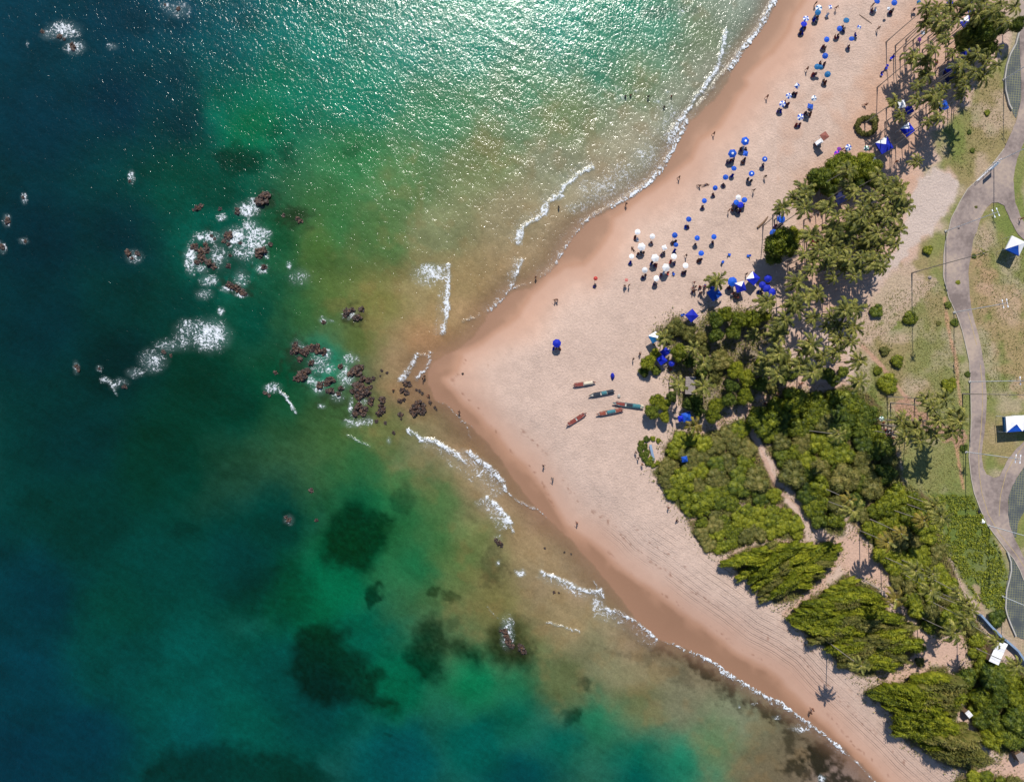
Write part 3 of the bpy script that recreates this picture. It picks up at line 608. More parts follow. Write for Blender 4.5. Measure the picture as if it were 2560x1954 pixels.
mxc = N(nd, 'ShaderNodeMix'); mxc.data_type = 'RGBA'; lk.new(fmt_, mxc.inputs[0]); lk.new(mxa.outputs[2], mxc.inputs[6]); mxc.inputs[7].default_value = (0.52, 0.545, 0.58, 1)
lk.new(mxc.outputs[2], bs.inputs['Base Color'])
lk.new(mathn(nd, lk, 'MULTIPLY_ADD', fmt_, 0.55, 0.16), bs.inputs['Roughness'])
bs.inputs['IOR'].default_value = 1.34
alp = mathn(nd, lk, 'MAXIMUM', a_a.outputs['Fac'], mathn(nd, lk, 'MULTIPLY', fm_, mathn(nd, lk, 'MULTIPLY', a_a.outputs['Fac'], 20.0, clamp=True)))
lk.new(alp, bs.inputs['Alpha'])
hgt = mathn(nd, lk, 'MULTIPLY_ADD', w1, 0.52, mathn(nd, lk, 'MULTIPLY', w2, 0.22))
hgt = mathn(nd, lk, 'MULTIPLY_ADD', w3, 0.25, hgt); hgt = mathn(nd, lk, 'MULTIPLY_ADD', fm_, 0.25, hgt)
b_ = N(nd, 'ShaderNodeBump'); b_.inputs['Strength'].default_value = 1.0; b_.inputs['Distance'].default_value = 0.21
lk.new(hgt, b_.inputs['Height']); lk.new(b_.outputs['Normal'], bs.inputs['Normal'])
M['sea'] = sm
sattr = {'surface': ('FLOAT_COLOR', np.maximum(seac - np.array([0.004, 0.003, 0.017]), 0) * KAL), 'foam': ('FLOAT', foam_f), 'cover': ('FLOAT', alpha)}
issea = SDn[QUAD].min(1) < 4
isfoam = issea & (foam_f[QUAD].mean(1) > 0.30)
sub_sheet('sea', issea & ~isfoam, sm, 'structure', sattr, SV)
fo = sub_sheet('sea_foam', isfoam, sm, 'stuff', sattr, SV); fo['label'] = 'white foam of the breaking waves along the shore and round the rocks'; fo['category'] = 'foam'
# ------------------------------------------------------------------ paved path
PAVE = [(2556,-60),(2550,0),(2549,36),(2548,77),(2551,155),(2554,240),(2548,271),(2539,307),(2526,336),(2511,372),(2483,409),(2452,440),(2437,457),(2420,472),(2403,500),(2391,523),(2379,546),(2371,580),
 (2364,605),(2360,641),(2359,691),(2367,721),(2373,745),(2393,787),(2406,825),(2417,871),(2424,904),(2426,944),(2428,1010),(2429,1051),(2427,1087),(2423,1142),(2429,1196),(2436,1231),(2451,1271),(2469,1311),
 (2496,1347),(2516,1374),(2535,1396),(2551,1425),(2560,1449),(2640,1620),(2640,1540),(2560,1394),(2551,1374),(2534,1340),(2524,1311),(2520,1284),(2522,1242),(2531,1214),(2542,1194),(2560,1167),(2640,1080),
 (2640,1010),(2560,1104),(2542,1120),(2516,1154),(2500,1189),(2485,1194),(2467,1185),(2458,1169),(2454,1133),(2460,1087),(2466,1033),(2467,1010),(2465,961),(2462,917),(2455,882),(2449,851),(2440,814),
 (2429,773),(2424,740),(2421,676),(2428,635),(2434,598),(2446,566),(2454,542),(2468,517),(2480,507),(2495,506),(2511,514),(2520,537),(2532,562),(2545,585),(2560,600),(2640,720),(2640,640),(2560,555),
 (2550,539),(2539,507),(2536,480),(2534,449),(2542,398),(2560,356),(2640,230),(2640,-60)]
def fine(poly, step=10, closed=True, amp=0.8):
    out = []; n = len(poly)
    for i in range(n if closed else n - 1):
        a, b = poly[i], poly[(i + 1) % n]; L = math.hypot(b[0] - a[0], b[1] - a[1]); k = max(1, int(L / step))
        for j in range(k):
            t = j / k; out.append((a[0] + (b[0] - a[0]) * t + random.uniform(-amp, amp), a[1] + (b[1] - a[1]) * t + random.uniform(-amp, amp)))
    if not closed: out.append(poly[-1])
    return out
def slab(name, poly, z0, z1, mat, step=10):
    pts = fine(poly, step); bm = bmesh.new(); zb = 2.2
    vs_ = [bm.verts.new(at(x, y, zb + z1)) for x, y in pts]
    f = bm.faces.new(vs_); f.normal_update()
    if f.normal.z < 0: f.normal_flip()
    r = bmesh.ops.extrude_face_region(bm, geom=[f])
    for v in r['geom']:
        if isinstance(v, bmesh.types.BMVert): v.co.z = zb + z1
    for v in vs_: v.co.z = zb + z0
    bmesh.ops.triangulate(bm, faces=[q for q in bm.faces if len(q.verts) > 4])
    bmesh.ops.recalc_face_normals(bm, faces=bm.faces)
    me = bpy.data.meshes.new(name); bm.to_mesh(me); bm.free(); me.materials.append(mat)
    o = bpy.data.objects.new(name, me); COL.objects.link(o); return o
def worn(name, c1, c2, c3, s1=0.12, s2=1.4, bump=0.15):
    m, nd, lk, bs = new_mat(name)
    geo = N(nd, 'ShaderNodeNewGeometry')
    a = N(nd, 'ShaderNodeTexNoise'); a.inputs['Scale'].default_value = s1; a.inputs['Detail'].default_value = 6; a.inputs['Roughness'].default_value = 0.65
    b = N(nd, 'ShaderNodeTexNoise'); b.inputs['Scale'].default_value = s2; b.inputs['Detail'].default_value = 5
    lk.new(geo.outputs['Position'], a.inputs['Vector']); lk.new(geo.outputs['Position'], b.inputs['Vector'])
    r = N(nd, 'ShaderNodeValToRGB'); r.color_ramp.elements.new(0.5)
    for e, p, c in zip(r.color_ramp.elements, (0.36, 0.5, 0.66), (c1, c2, c3)): e.position = p; e.color = base(c) + (1,)
    s = mathn(nd, lk, 'MULTIPLY_ADD', b.outputs['Fac'], 0.3, mathn(nd, lk, 'MULTIPLY_ADD', a.outputs['Fac'], 1.0, -0.15))
    lk.new(s, r.inputs['Fac']); lk.new(r.outputs['Color'], bs.inputs['Base Color']); bs.inputs['Roughness'].default_value = 0.9
    bp = N(nd, 'ShaderNodeBump'); bp.inputs['Strength'].default_value = bump; bp.inputs['Distance'].default_value = 0.1
    lk.new(b.outputs['Fac'], bp.inputs['Height']); lk.new(bp.outputs['Normal'], bs.inputs['Normal'])
    return m
M['pave'] = worn('worn_paving', (140, 124, 118), (174, 156, 148), (204, 182, 164))
p = slab('paved_path', PAVE, 0.0, 0.10, M['pave']); p['kind'] = 'structure'
kerbm = simple('kerb_stone', (206, 196, 180), 0.9, 0.12, 1.0)
def strip(name, pts, w, z0, z1, mat, step=14, kind=None, parent=None, zb=2.2):
    q = fine(pts, step, False, 0.0); W = [at(x, y, zb) for x, y in q]; V, Fc = [], []
    for i, a in enumerate(W):
        t = (W[min(i + 1, len(W) - 1)] - W[max(i - 1, 0)]).normalized(); n = Vector((-t.y, t.x, 0)) * w / 2
        V += [a + n + Vector((0, 0, z0)), a + n + Vector((0, 0, z1)), a - n + Vector((0, 0, z1)), a - n + Vector((0, 0, z0))]
    for i in range(len(W) - 1):
        o = i * 4
        for k in range(4): Fc.append((o + k, o + (k + 1) % 4, o + 4 + (k + 1) % 4, o + 4 + k))
    Fc += [(3, 2, 1, 0), tuple(len(V) - 4 + k for k in range(4))]
    o = mesh_obj(name, V, Fc, mat, parent)
    if kind: o['kind'] = kind
    return o
LEFT = PAVE[:42]
strip('kerb', [(x - 1.5, y) for x, y in LEFT[9:41]], 0.16, 0.0, 0.16, kerbm, kind='structure')
line_m = simple('worn_line_paint', (205, 180, 130), 0.9, 0.15, 2.0)
for pts in ([(2419,781),(2428,812),(2441,862)], [(2450,912),(2455,960),(2456,1010),(2452,1075),(2446,1130),(2447,1180),(2454,1232),(2470,1285),(2500,1335),(2540,1385),(2575,1440)],
            [(2560,1110),(2535,1145),(2515,1180),(2500,1240),(2497,1290)]):
    strip('painted_line', pts, 0.13, 0.104, 0.108, line_m, kind='structure')
# paver beds: dark gravel with rows of joints
bm_, nd, lk, bs = new_mat('grid_pavers_and_tufts')
geo = N(nd, 'ShaderNodeNewGeometry'); vo = N(nd, 'ShaderNodeTexBrick'); mpb = N(nd, 'ShaderNodeMapping'); mpb.inputs['Rotation'].default_value = (0, 0, 0.08)
lk.new(geo.outputs['Position'], mpb.inputs['Vector']); lk.new(mpb.outputs[0], vo.inputs['Vector'])
vo.inputs['Scale'].default_value = 1.0; vo.inputs['Brick Width'].default_value = 0.55; vo.inputs['Row Height'].default_value = 0.55; vo.inputs['Mortar Size'].default_value = 0.05; vo.offset = 0.0
vo.inputs['Color1'].default_value = (0.040, 0.050, 0.056, 1); vo.inputs['Color2'].default_value = (0.062, 0.070, 0.076, 1); vo.inputs['Mortar'].default_value = (0.15, 0.15, 0.07, 1)
nb = N(nd, 'ShaderNodeTexNoise'); nb.inputs['Scale'].default_value = 0.35; nb.inputs['Detail'].default_value = 5; lk.new(geo.outputs['Position'], nb.inputs['Vector'])
mxb = N(nd, 'ShaderNodeMix'); mxb.data_type = 'RGBA'; lk.new(mathn(nd, lk, 'MULTIPLY_ADD', nb.outputs['Fac'], 4.0, -1.7, clamp=True), mxb.inputs[0])
lk.new(vo.outputs['Color'], mxb.inputs[6]); mxb.inputs[7].default_value = (0.038, 0.046, 0.050, 1); lk.new(mxb.outputs[2], bs.inputs['Base Color']); bs.inputs['Roughness'].default_value = 0.85
M['bed'] = bm_
BEDL = ['narrow', 'upper', 'lower']
for P_, w in zip(BEDS, BEDL):
    o = slab('paver_bed', P_, 0.0, 0.06, M['bed'], 8); o['kind'] = 'structure'
# border walls
def wall(pts, w, h, mat, label, cat='wall', name='low_wall'):
    o = strip(name, pts, w, 0, h, mat, 10); tag(o, label, cat); return o
wall([(2516,1378),(2524,1402),(2525,1425),(2520,1449),(2513,1475),(2511,1518),(2515,1535),(2525,1561),(2537,1588)], 0.28, 0.5, M['concrete'], 'curved pale kerb wall between the scrub slope and the lower dark paver bed')
wall([(2549,66),(2537,112),(2523,137),(2514,166),(2509,198),(2511,226),(2520,262),(2527,275)], 0.28, 0.5, M['concrete'], 'curved pale kerb wall along the dark bed in the top right corner')
bw = simple('blue_grey_wall', (150, 175, 205), 0.8, 0.1, 1.0)
wall([(2443,1532),(2468,1560),(2492,1584),(2515,1603),(2535,1621),(2551,1645),(2556,1662)], 0.45, 1.5, bw, 'curved retaining wall with a deep blue shadow above the white shed roof', name='retaining_wall')
# railing and sign beside the path
r = empty('railing', at(2470, 424, 2.3)); tag(r, 'white railing along the left edge of the paved path', 'railing')
ra, rb = at(2437, 455, 2.3) - r.location, at(2496, 400, 2.3) - r.location
for hgt_ in (0.5, 1.05):
    v, f = tube([ra + Vector((0, 0, hgt_)), rb + Vector((0, 0, hgt_))], [0.05, 0.05], 6); mesh_obj('rail', v, f, M['metal'], r)
post = data('post', tube([(0, 0, 0), (0, 0, 1.08)], [0.05, 0.05], 6), M['metal'])
for i in range(7): child(post, 'post', r, ra.lerp(rb, i / 6))
def signboard(px, py, ang, w, hh, zc, mat, label):
    b = under(px, py, zc); r = empty('signboard', b, ang); tag(r, label, 'sign')
    v, f = boxv(-w / 2, w / 2, -0.04, 0.04, zc - hh / 2, zc + hh / 2); mesh_obj('panel', v, f, mat, r)
    for s in (-1, 1):
        v, f = tube([(s * w * .4, 0, 0), (s * w * .4, 0, zc - hh / 2)], [0.05] * 2, 6); mesh_obj('post', v, f, M['metal'], r)
    return r
signboard(2486, 416, math.radians(42), 2.6, 1.2, 2.6, bw, 'pale blue sign panel on two posts beside the path railing')
# ------------------------------------------------------------------ lamp masts
mast_rows = [((2364,578),(2493,527),'tall white lamp mast leaning over the fork at the top of the path'), ((2385,781),(2517,756),'white lamp mast crossing the path bend above the leafy palm clump'),
 ((2424,954),(2560,949),'white lamp mast crossing the straight part of the path'), ((2414,1129),(2554,1143),'tall white lamp mast whose head reaches the lower fork of the path'),
 ((2471,1313),(2612,1356),'tall white lamp mast rising from the bags beside the path'), ((2504,1489),(2640,1545),'tall white lamp mast beside the lower dark paver bed'),
 ((2509,200),(2648,120),'tall white lamp mast at the dark bed in the top right corner'), ((2484,408),(2612,345),'tall white lamp mast at the end of the white railing')]
hm = 17.6
pole_d = data('pole', tube([(0, 0, 0), (0, 0, 9), (0, 0, hm)], [0.10, 0.08, 0.06], 8), M['metal'])
arm_d = data('arm', tube([(-0.6, 0, 0), (0.6, 0, 0)], [0.04, 0.04], 6), M['metal'])
head_d = data('lamp_head', boxv(-0.20, 0.20, -0.10, 0.10, -0.05, 0.05), M['metal'])
foot_d = data('base_plate', tube([(0, 0, 0), (0, 0, 0.25)], [0.35, 0.3], 10), M['concrete'])
for b, t_, lab in mast_rows:
    r = empty('lamp_mast', at(b[0], b[1], 2.2), math.atan2(-(t_[1] - b[1]), t_[0] - b[0]) + math.pi / 2); tag(r, lab, 'lamp', 'white lamp masts along the paved path')
    child(pole_d, 'pole', r); child(foot_d, 'base_plate', r)
    child(arm_d, 'arm', r, (0, 0, hm - 0.1)); child(arm_d, 'arm', r, (0, 0, hm - 1.4))
    for z in (hm - 0.1, hm - 1.4):
        for s in (-1, 1): child(head_d, 'lamp_head', r, (s * 0.7, 0, z))
# ------------------------------------------------------------------ palms
def frond_mesh(i, L=3.0, mat='frond', droop=1.0):
    rnd = random.Random(100 + i); V, Fc = [], []
    nseg = 9; pts = []
    el = 0.55 + rnd.uniform(-.1, .2)
    x = z = 0.0; a = el
    for k in range(nseg + 1):
        pts.append(Vector((x, 0.12 * math.sin(k * .5) * rnd.uniform(-1, 1), z))); s = L / nseg
        x += math.cos(a) * s; z += math.sin(a) * s; a -= (0.17 + 0.02 * k) * droop
    v, f = tube(pts, [0.035 - 0.003 * k for k in range(nseg + 1)], 3, False); V += v; Fc += f
    for k in range(1, 2 * nseg + 2):
        t = k / (2 * nseg + 1); i0 = min(int(t * nseg), nseg - 1); p = pts[i0].lerp(pts[i0 + 1], t * nseg - i0)
        ll = 0.56 * math.sin(math.pi * min(1, 0.18 + t * 0.80)) ** 0.7 + 0.12
        d = (pts[i0 + 1] - pts[i0]).normalized()
        for s in (-1, 1):
            l2 = ll * rnd.uniform(.8, 1.15); tip = p + d * l2 * 0.75 + Vector((0, s * l2 * 0.68, -l2 * rnd.uniform(.12, .42))); wv = d * 0.085
            o = len(V); mid = p.lerp(tip, .5) + Vector((0, 0, 0.03))
            V += [p - wv, p + wv, mid + wv, tip, mid - wv]; Fc.append(tuple(o + q for q in range(5)))
    return data('frond', (V, Fc), M[mat])
FR = [frond_mesh(i) for i in range(6)]; FRD = [frond_mesh(i, 2.8, 'frond', 1.7) for i in range(10, 14)]
FRG = [frond_mesh(i, 2.9, 'frond_gold', 1.0) for i in range(20, 24)]; FRB = [frond_mesh(i, 2.6, 'frond_dry', 2.0) for i in range(40, 42)]; FRU = [frond_mesh(i, 2.2, 'frond', 0.3) for i in range(30, 33)]
bud_d = data('crown_shaft', tube([(0, 0, -0.5), (0, 0, 0.1), (0, 0, 0.7)], [0.16, 0.2, 0.05], 7), M['trunk'])
nut_m = bpy.data.meshes.new('coconut'); bmm = bmesh.new(); bmesh.ops.create_icosphere(bmm, subdivisions=1, radius=0.14); bmm.to_mesh(nut_m); bmm.free(); nut_m.materials.append(M['leaf_olive'])
def trunk_data(lean, h):
    pts = []; rr = []
    for k in range(7):
        t = k / 6; pts.append((lean[0] * (t * t * .7 + t * .3), lean[1] * (t * t * .7 + t * .3), h * t)); rr.append(0.105 - 0.04 * t + (0.08 if k == 0 else 0))
    return data('trunk', tube(pts, rr, 7), M['trunk'])
palms = []
def palm(px, py, h, gold=False, lean=None, s=1.0, n=None, group='coconut palms around the beach and scrub'):
    z = 2.2; top = at(px, py, z + h)
    rnd = random.Random(int(px * 31 + py * 7))
    lean = lean or (rnd.uniform(-.9, .9), rnd.uniform(-.9, .9))
    r = empty('palm_tree', Vector((top.x - lean[0], top.y - lean[1], z)))
    t = bpy.data.objects.new('trunk', trunk_data(lean, h)); COL.objects.link(t); t.parent = r
    child(bud_d, 'crown_shaft', r, (lean[0], lean[1], h))
    n = n or rnd.randint(14, 18); src = FRG if gold else FR
    a0 = rnd.uniform(0, 6.28); sp = rnd.uniform(.74, 1.16)
    for k in range(n):
        an = a0 + k * 2.39996; lev = k / n
        if lev > 0.86: d = rnd.choice(FRU); tilt = -0.5
        elif lev < 0.30: d = rnd.choice(FRD if not gold else FRG); tilt = rnd.uniform(.25, .65)
        else: d = rnd.choice(src); tilt = rnd.uniform(-.25, .25)
        sc = s * sp * rnd.uniform(.82, 1.12)
        if lev < .2 and rnd.random() < .45: d = rnd.choice(FRB)
        # wind off the sea bends the fronds inland
        child(d, 'frond', r, (lean[0], lean[1], h + 0.25), (0, tilt, an + 0.25 * math.sin(an)), (sc, sc * rnd.uniform(.8, 1.1), sc))
    for k in range(rnd.randint(0, 3)):
        an = rnd.uniform(0, 6.28); child(nut_m, 'coconut', r, (lean[0] + .28 * math.cos(an), lean[1] + .28 * math.sin(an), h - .1))
    palms.append((r, px, py, gold)); r['category'] = 'palm tree'; r['group'] = group
    return r
PT = {}
PT['top right corner grove'] = "2312 22;2325 40;2345 58;2375 18;2392 45;2400 6;2440 38;2458 8;2500 12;2480 32;2515 55;2340 20;2362 40;2415 22;2350 80;2312 60;2372 66;2535 20;2425 10;2485 55"
PT['tent ground top right'] = "2280 145;2332 125;2362 98;2420 152;2440 135;2487 165;2435 182;2395 170;2486 124;2292 216;2312 186;2340 252;2410 215;2400 238;2236 255;2250 290;2338 268;2322 306;2345 292;2290 250;2289 406;2330 240;2355 225;2404 195;2458 190;2380 135;2465 150;2318 150"
PT['dense upper palm grove'] = "1982 498;2013 487;1953 520;2009 522;2002 507;2069 520;2089 540;2118 530;2155 516;2173 491;2218 494;2236 516;2200 525;2184 553;2136 552;2082 575;2209 544;2027 589;2085 565;2095 588;2191 582;2224 589;2245 575;2145 607;2045 625;2164 625;2200 611;2236 611;2009 635;2035 649;2064 662;2091 644;2145 671;2109 671;2182 653;2200 667;2027 673;2133 691;2082 695;2117 426;2117 465;2008 472;2194 441;2210 464;2132 480;2150 545;2225 470;2250 488;2170 560;2120 590;2168 595;2060 605;2218 640;2080 615;2112 620;2190 635;2070 640;2150 645;2120 650;2230 545;2178 530;2240 470;2258 520"
PT['lower palm grove'] = "1991 704;1982 753;2013 744;1918 753;2042 735;2115 771;1985 770;2109 776;2133 771;2031 796;2067 816;2098 813;2133 818;1944 836;1947 882;2024 860;2096 849;2124 855;2056 891;2144 900;2144 953;2000 913;2045 922;1945 936;1960 800;2075 790;2010 880;2090 880;1970 910;2030 930;1791 702;1914 756"
PT['thicket behind the huts'] = "1734 871;1758 905;1696 962;1758 964;1885 838;1942 831;1940 876;1920 900;1660 845;1905 925"
PT['clump beside paved path'] = "2313 996;2329 1018;2385 1033;2251 1051;2262 1091;2334 1084;2378 1078;2358 996;2290 1070;2345 1050;2300 1100;2270 1065;2398 1052"
PT['slope below the lawn'] = "2094 1085;2122 1249;2336 1265;2218 1354;2287 1425;2329 1433;2324 1474;2394 1480;2414 1504;2427 1522;2414 1545;2538 1662;2384 1580;2150 1662;2490 1600;2350 1290;2130 1275"
GOLD = {(1735,1065),(2307,1300),(2251,1333),(2238,1496),(2122,1249),(2218,1354)}
PT['golden palms along the trails'] = "1735 1065;2307 1300;2251 1333;2238 1496"
zone_palms = {}
for zn, s_ in PT.items():
    lst = []
    for q in s_.split(';'):
        x, y = [float(v) for v in q.split()]; rnd = random.Random(int(x * 13 + y))
        h = rnd.uniform(11.0, 15.5)
        if 'huts' in zn: h = rnd.uniform(5, 9)
        if 'slope' in zn or 'golden' in zn: h = rnd.uniform(10, 14)
        if (int(x), int(y)) in ((1791,702),(1914,756),(1735,1065),(2338,268),(2480,124),(2486,124)): h = rnd.uniform(4, 6)
        lean = None
        if (int(x), int(y)) == (2150,1662): h = 14.8; lean = (0.3, 0.2)
        g = (int(x), int(y)) in GOLD
        ob = palm(x, y, h, g, lean, .86 if 'top right' in zn else (0.96 if 'dense' in zn else 1.0)); lst.append((ob, x, y, ''))
    zone_palms[zn] = lst
# tall newly planted palms on the lawn with few fronds
for (x, y, h, lab) in ((2455, 634, 24, 'very tall bare palm with a tiny crown over the path beside the small planting hole'), (2585, 988, 22, 'tall bare palm on the right edge above the double white marquee')):
    b = under(x, y, h); top = at(x, y, 2.2 + h)
    ob = palm(x, y, h, False, (0.2, -0.2), 0.55, 9); ob['label'] = lab
for zn, lst in zone_palms.items():
    lst.sort(key=lambda t: t[2]); nb_ = max(1, round(len(lst) / 11)); ch = [lst[i * len(lst) // nb_:(i + 1) * len(lst) // nb_] for i in range(nb_)]
    for bi, c in enumerate(ch):
        rank_labels(c, 'coconut palm with {d}fronds, {w}, ' + band_name(bi, nb_) + zn)
        for it in c:
            if 'golden' in zn: it[0]['label'] = it[0]['label'].replace('coconut palm with fronds', 'palm with golden yellow fronds')
            else: it[0]['label'] = it[0]['label'].replace('coconut palm with fronds', 'green coconut palm')
# ------------------------------------------------------------------ shrubs and trees
def leaf_quads(rnd, centre, normal, size, V, Fc):
    n = Vector(normal) + Vector((rnd.gauss(0, .45), rnd.gauss(0, .45), rnd.gauss(0, .35)))
    n.normalize(); a = Vector((rnd.uniform(-1, 1), rnd.uniform(-1, 1), rnd.uniform(-.4, .4)))
    u = n.cross(a).normalized() * size * rnd.uniform(.6, 1.3); w = n.cross(u).normalized() * size * rnd.uniform(.3, .6); o = len(V)
    c = Vector(centre); V += [c - u, c + w, c + u, c - w]; Fc.append((o, o + 1, o + 2, o + 3))
def lobe_mesh(seed, lobes, nl, size, mat, core=0.78, name='foliage'):
    rnd = random.Random(seed); V, Fc = [], []; tot = sum(l[3] * l[4] for l in lobes)
    bmc = bmesh.new(); bmesh.ops.create_icosphere(bmc, subdivisions=2, radius=1.0)
    cv = [v.co.copy() for v in bmc.verts]; cf = [[v.index for v in f.verts] for f in bmc.faces]; bmc.free()
    for (x, y, z, rx, ry, rz, rot) in [(l[0], l[1], l[2], l[3], l[4], l[5], l[6]) for l in lobes]:
        c, s = math.cos(rot), math.sin(rot)
        def tr(p, k=1.0):
            X, Y, Z_ = p.x * rx * k, p.y * ry * k, p.z * rz * k
            return Vector((x + X * c - Y * s, y + X * s + Y * c, z + Z_))
        o = len(V)
        for q in cv:
            kk = core * (1 + 0.13 * math.sin(q.x * 7 + seed) * math.cos(q.y * 6) ); V.append(tr(q, kk))
        Fc += [tuple(o + i for i in f) for f in cf]
        for _ in range(int(nl * rx * ry / tot)):
            th = rnd.uniform(0, 6.283); zz = rnd.uniform(-.35, 1.0); rr = math.sqrt(max(0, 1 - zz * zz)); q = Vector((rr * math.cos(th), rr * math.sin(th), zz))
            k = rnd.uniform(.74, 1.06) * (1 + 0.10 * math.sin(q.x * 9 + seed * 1.7) * math.sin(q.y * 8 + seed))
            nrm = Vector((q.x / rx, q.y / ry, q.z / rz)); nrm = Vector((nrm.x * c - nrm.y * s, nrm.x * s + nrm.y * c, nrm.z)).normalized()
            leaf_quads(rnd, tr(q, k), nrm, size, V, Fc)
    return data(name, (V, Fc), M[mat])
def round_lobes(rnd, R, hgt, n):
    L = [(0, 0, hgt * .42, R * .66, R * .62, hgt * .58, rnd.uniform(0, 3))]
    for k in range(n):
        a = 6.283 * k / n + rnd.uniform(-.35, .35); d = R * rnd.uniform(.42, .66); r_ = R * rnd.uniform(.26, .44)
        L.append((d * math.cos(a), d * math.sin(a), hgt * rnd.uniform(.40, .70), r_, r_ * rnd.uniform(.8, 1.1), hgt * rnd.uniform(.3, .45), rnd.uniform(0, 3)))
    return L
SHR = {}
for mt in ('leaf', 'leaf_dark', 'leaf_olive'):
    SHR[mt] = [lobe_mesh(200 + i, round_lobes(random.Random(300 + i), 2.5, 2.2, 9), 3000, 0.14, mt) for i in range(4)]
def wind_lobes(rnd, R, hgt):
    L = []
    for k in range(18):
        t = rnd.random() ** .8; x = -R * 1.5 + 2.9 * R * t; w = R * (0.22 + 0.40 * math.sin(math.pi * min(1, .12 + t * .86)) ** .8) * rnd.uniform(.55, 1.0)
        L.append((x, rnd.uniform(-.34, .34) * R * (.4 + t), hgt * (.42 + .22 * t), R * rnd.uniform(.5, .95), w * .62, hgt * (.40 + .10 * t) * rnd.uniform(.7, 1.2), rnd.uniform(-.25, .25)))
    return L
WIN = {m_: [lobe_mesh(400 + i, wind_lobes(random.Random(500 + i), 2.1, 2.3), 3400, 0.14, m_) for i in range(6)] for m_ in ('leaf', 'leaf_olive')}
TRE = {mt: [lobe_mesh(600 + i, [(a, b, c + 2.2, d, e, f, g) for a, b, c, d, e, f, g in round_lobes(random.Random(700 + i), 3.6, 3.0, 9)], 4200, 0.20, mt, name='crown') for i in range(3)] for mt in ('leaf', 'leaf_dark')}
def tree_trunk():
    parts = [tube([(0, 0, 0), (0.1, 0, 1.2), (0, 0.1, 2.6), (0, 0, 3.4)], [.22, .17, .12, .06], 7)]
    for a in (0.4, 2.1, 3.9, 5.2): parts.append(tube([(0.05, 0, 1.3), (math.cos(a) * .9, math.sin(a) * .9, 2.5), (math.cos(a) * 1.7, math.sin(a) * 1.7, 3.2)], [.10, .07, .03], 5))
    return data('trunk', merge(parts), M['bark'])
TTR = tree_trunk()
def tree(px, py, rpx, mat='leaf_dark', s_h=1.0):
    s = rpx * 0.0905 / 3.6; h = 4.2 * s * s_h; z = 2.2
    p_ = at(px, py, z + h); p_.z = z
    rnd = random.Random(int(px * 3 + py)); r = empty('broadleaf_tree', p_, rnd.uniform(0, 6.28)); r.scale = (s, s, s * s_h)
    child(rnd.choice(TRE[mat]), 'crown', r); child(TTR, 'trunk', r); r['category'] = 'tree'; r['group'] = 'broadleaf trees among the palms'
    return r
def shrub(px, py, rpx, mat='leaf', wind=False, s_h=1.0, ang=None, z=None):
    rnd = random.Random(int(px * 5 + py * 3)); s = rpx * 0.0905 / 2.5; z = ht(px, py) if z is None else z
    p_ = at(px, py, z + 1.8 * s * s_h); p_.z = z - 0.05
    d = rnd.choice((WIN if wind else SHR)[mat]); o = bpy.data.objects.new('coastal_shrub', d); COL.objects.link(o)
    o.location = p_; o.rotation_euler = (0, 0, ang if ang is not None else rnd.uniform(0, 6.28)); o.scale = (s, s, s * s_h); o['category'] = 'shrub'
    return o
TR = {}
TR['green fringe above palm grove'] = "2050 442 34 d;2090 425 34 l;2140 418 34 l;2180 425 32 l;2035 466 22 l;2110 400 26 l;2165 400 24 l;2195 450 26 d;2075 470 24 d;2150 450 26 d"
TR['left part of palm grove'] = "1953 607 46 l;1935 640 24 d;1985 590 26 l;2145 560 36 d;2180 600 26 d;2100 640 30 d"
TR['shady top right corner'] = "2455 76 42 d;2420 95 28 d;2495 62 30 d;2470 40 26 l;2545 60 20 d;2470 110 26 d"
TR['thicket around the huts'] = "1690 820 26 o;1722 836 24 o;1668 838 18 o;1790 800 24 d;1815 785 22 l;1850 800 25 l;1885 797 25 l;1912 790 18 l;1835 828 22 d;1790 838 22 d;1752 845 19 o;1700 880 24 l;1762 872 17 o;1810 900 30 o;1780 912 21 o;1840 925 24 l;1790 940 19 o;1870 945 24 l;1830 965 21 d;1902 960 22 d;1862 990 23 l;1822 1000 22 d;1792 1012 22 l;1742 1000 20 d;1720 1012 18 d;1782 1038 22 l;1747 1025 18 d;1905 905 16 l;1932 972 17 o;1962 940 18 d;1955 900 16 l;1620 905 21 l;1638 884 16 l;1612 928 16 d;1642 925 14 d;1642 1000 20 l;1630 1030 21 d;1662 1012 19 l;1680 992 16 d;1662 1042 17 l;1725 905 18 d;1755 930 16 d;1985 935 16 d;2070 935 20 d;2085 950 18 d;2110 930 16 d"
zone_trees = {}
MM = {'l': 'leaf', 'd': 'leaf_dark', 'o': 'leaf_olive'}
allsh = []
for zn, s_ in TR.items():
    tl, sl = [], []
    for q in s_.split(';'):
        x, y, r_, m_ = q.split(); x, y, r_ = float(x), float(y), float(r_)
        desc = {'l': 'bright green', 'd': 'dark green', 'o': 'olive'}[m_]
        if m_ == 'o' or r_ < 17: sl.append((shrub(x, y, r_ * 1.05, MM[m_], s_h=1.2), x, y, desc))
        else: tl.append((tree(x, y, r_, MM[m_], 2.3 if 'shady' in zn else 1.45), x, y, desc))
    for lst, nm in ((tl, 'broadleaf tree'), (sl, 'rounded bush')):
        if not lst: continue
        lst.sort(key=lambda t: t[2]); nb_ = max(1, round(len(lst) / 10))
        for bi in range(nb_):
            c = lst[bi * len(lst) // nb_:(bi + 1) * len(lst) // nb_]
            rank_labels(c, '{d} ' + nm + ', {w}, ' + band_name(bi, nb_) + zn)
            for it in c: it[0]['group'] = nm + 's of the ' + zn
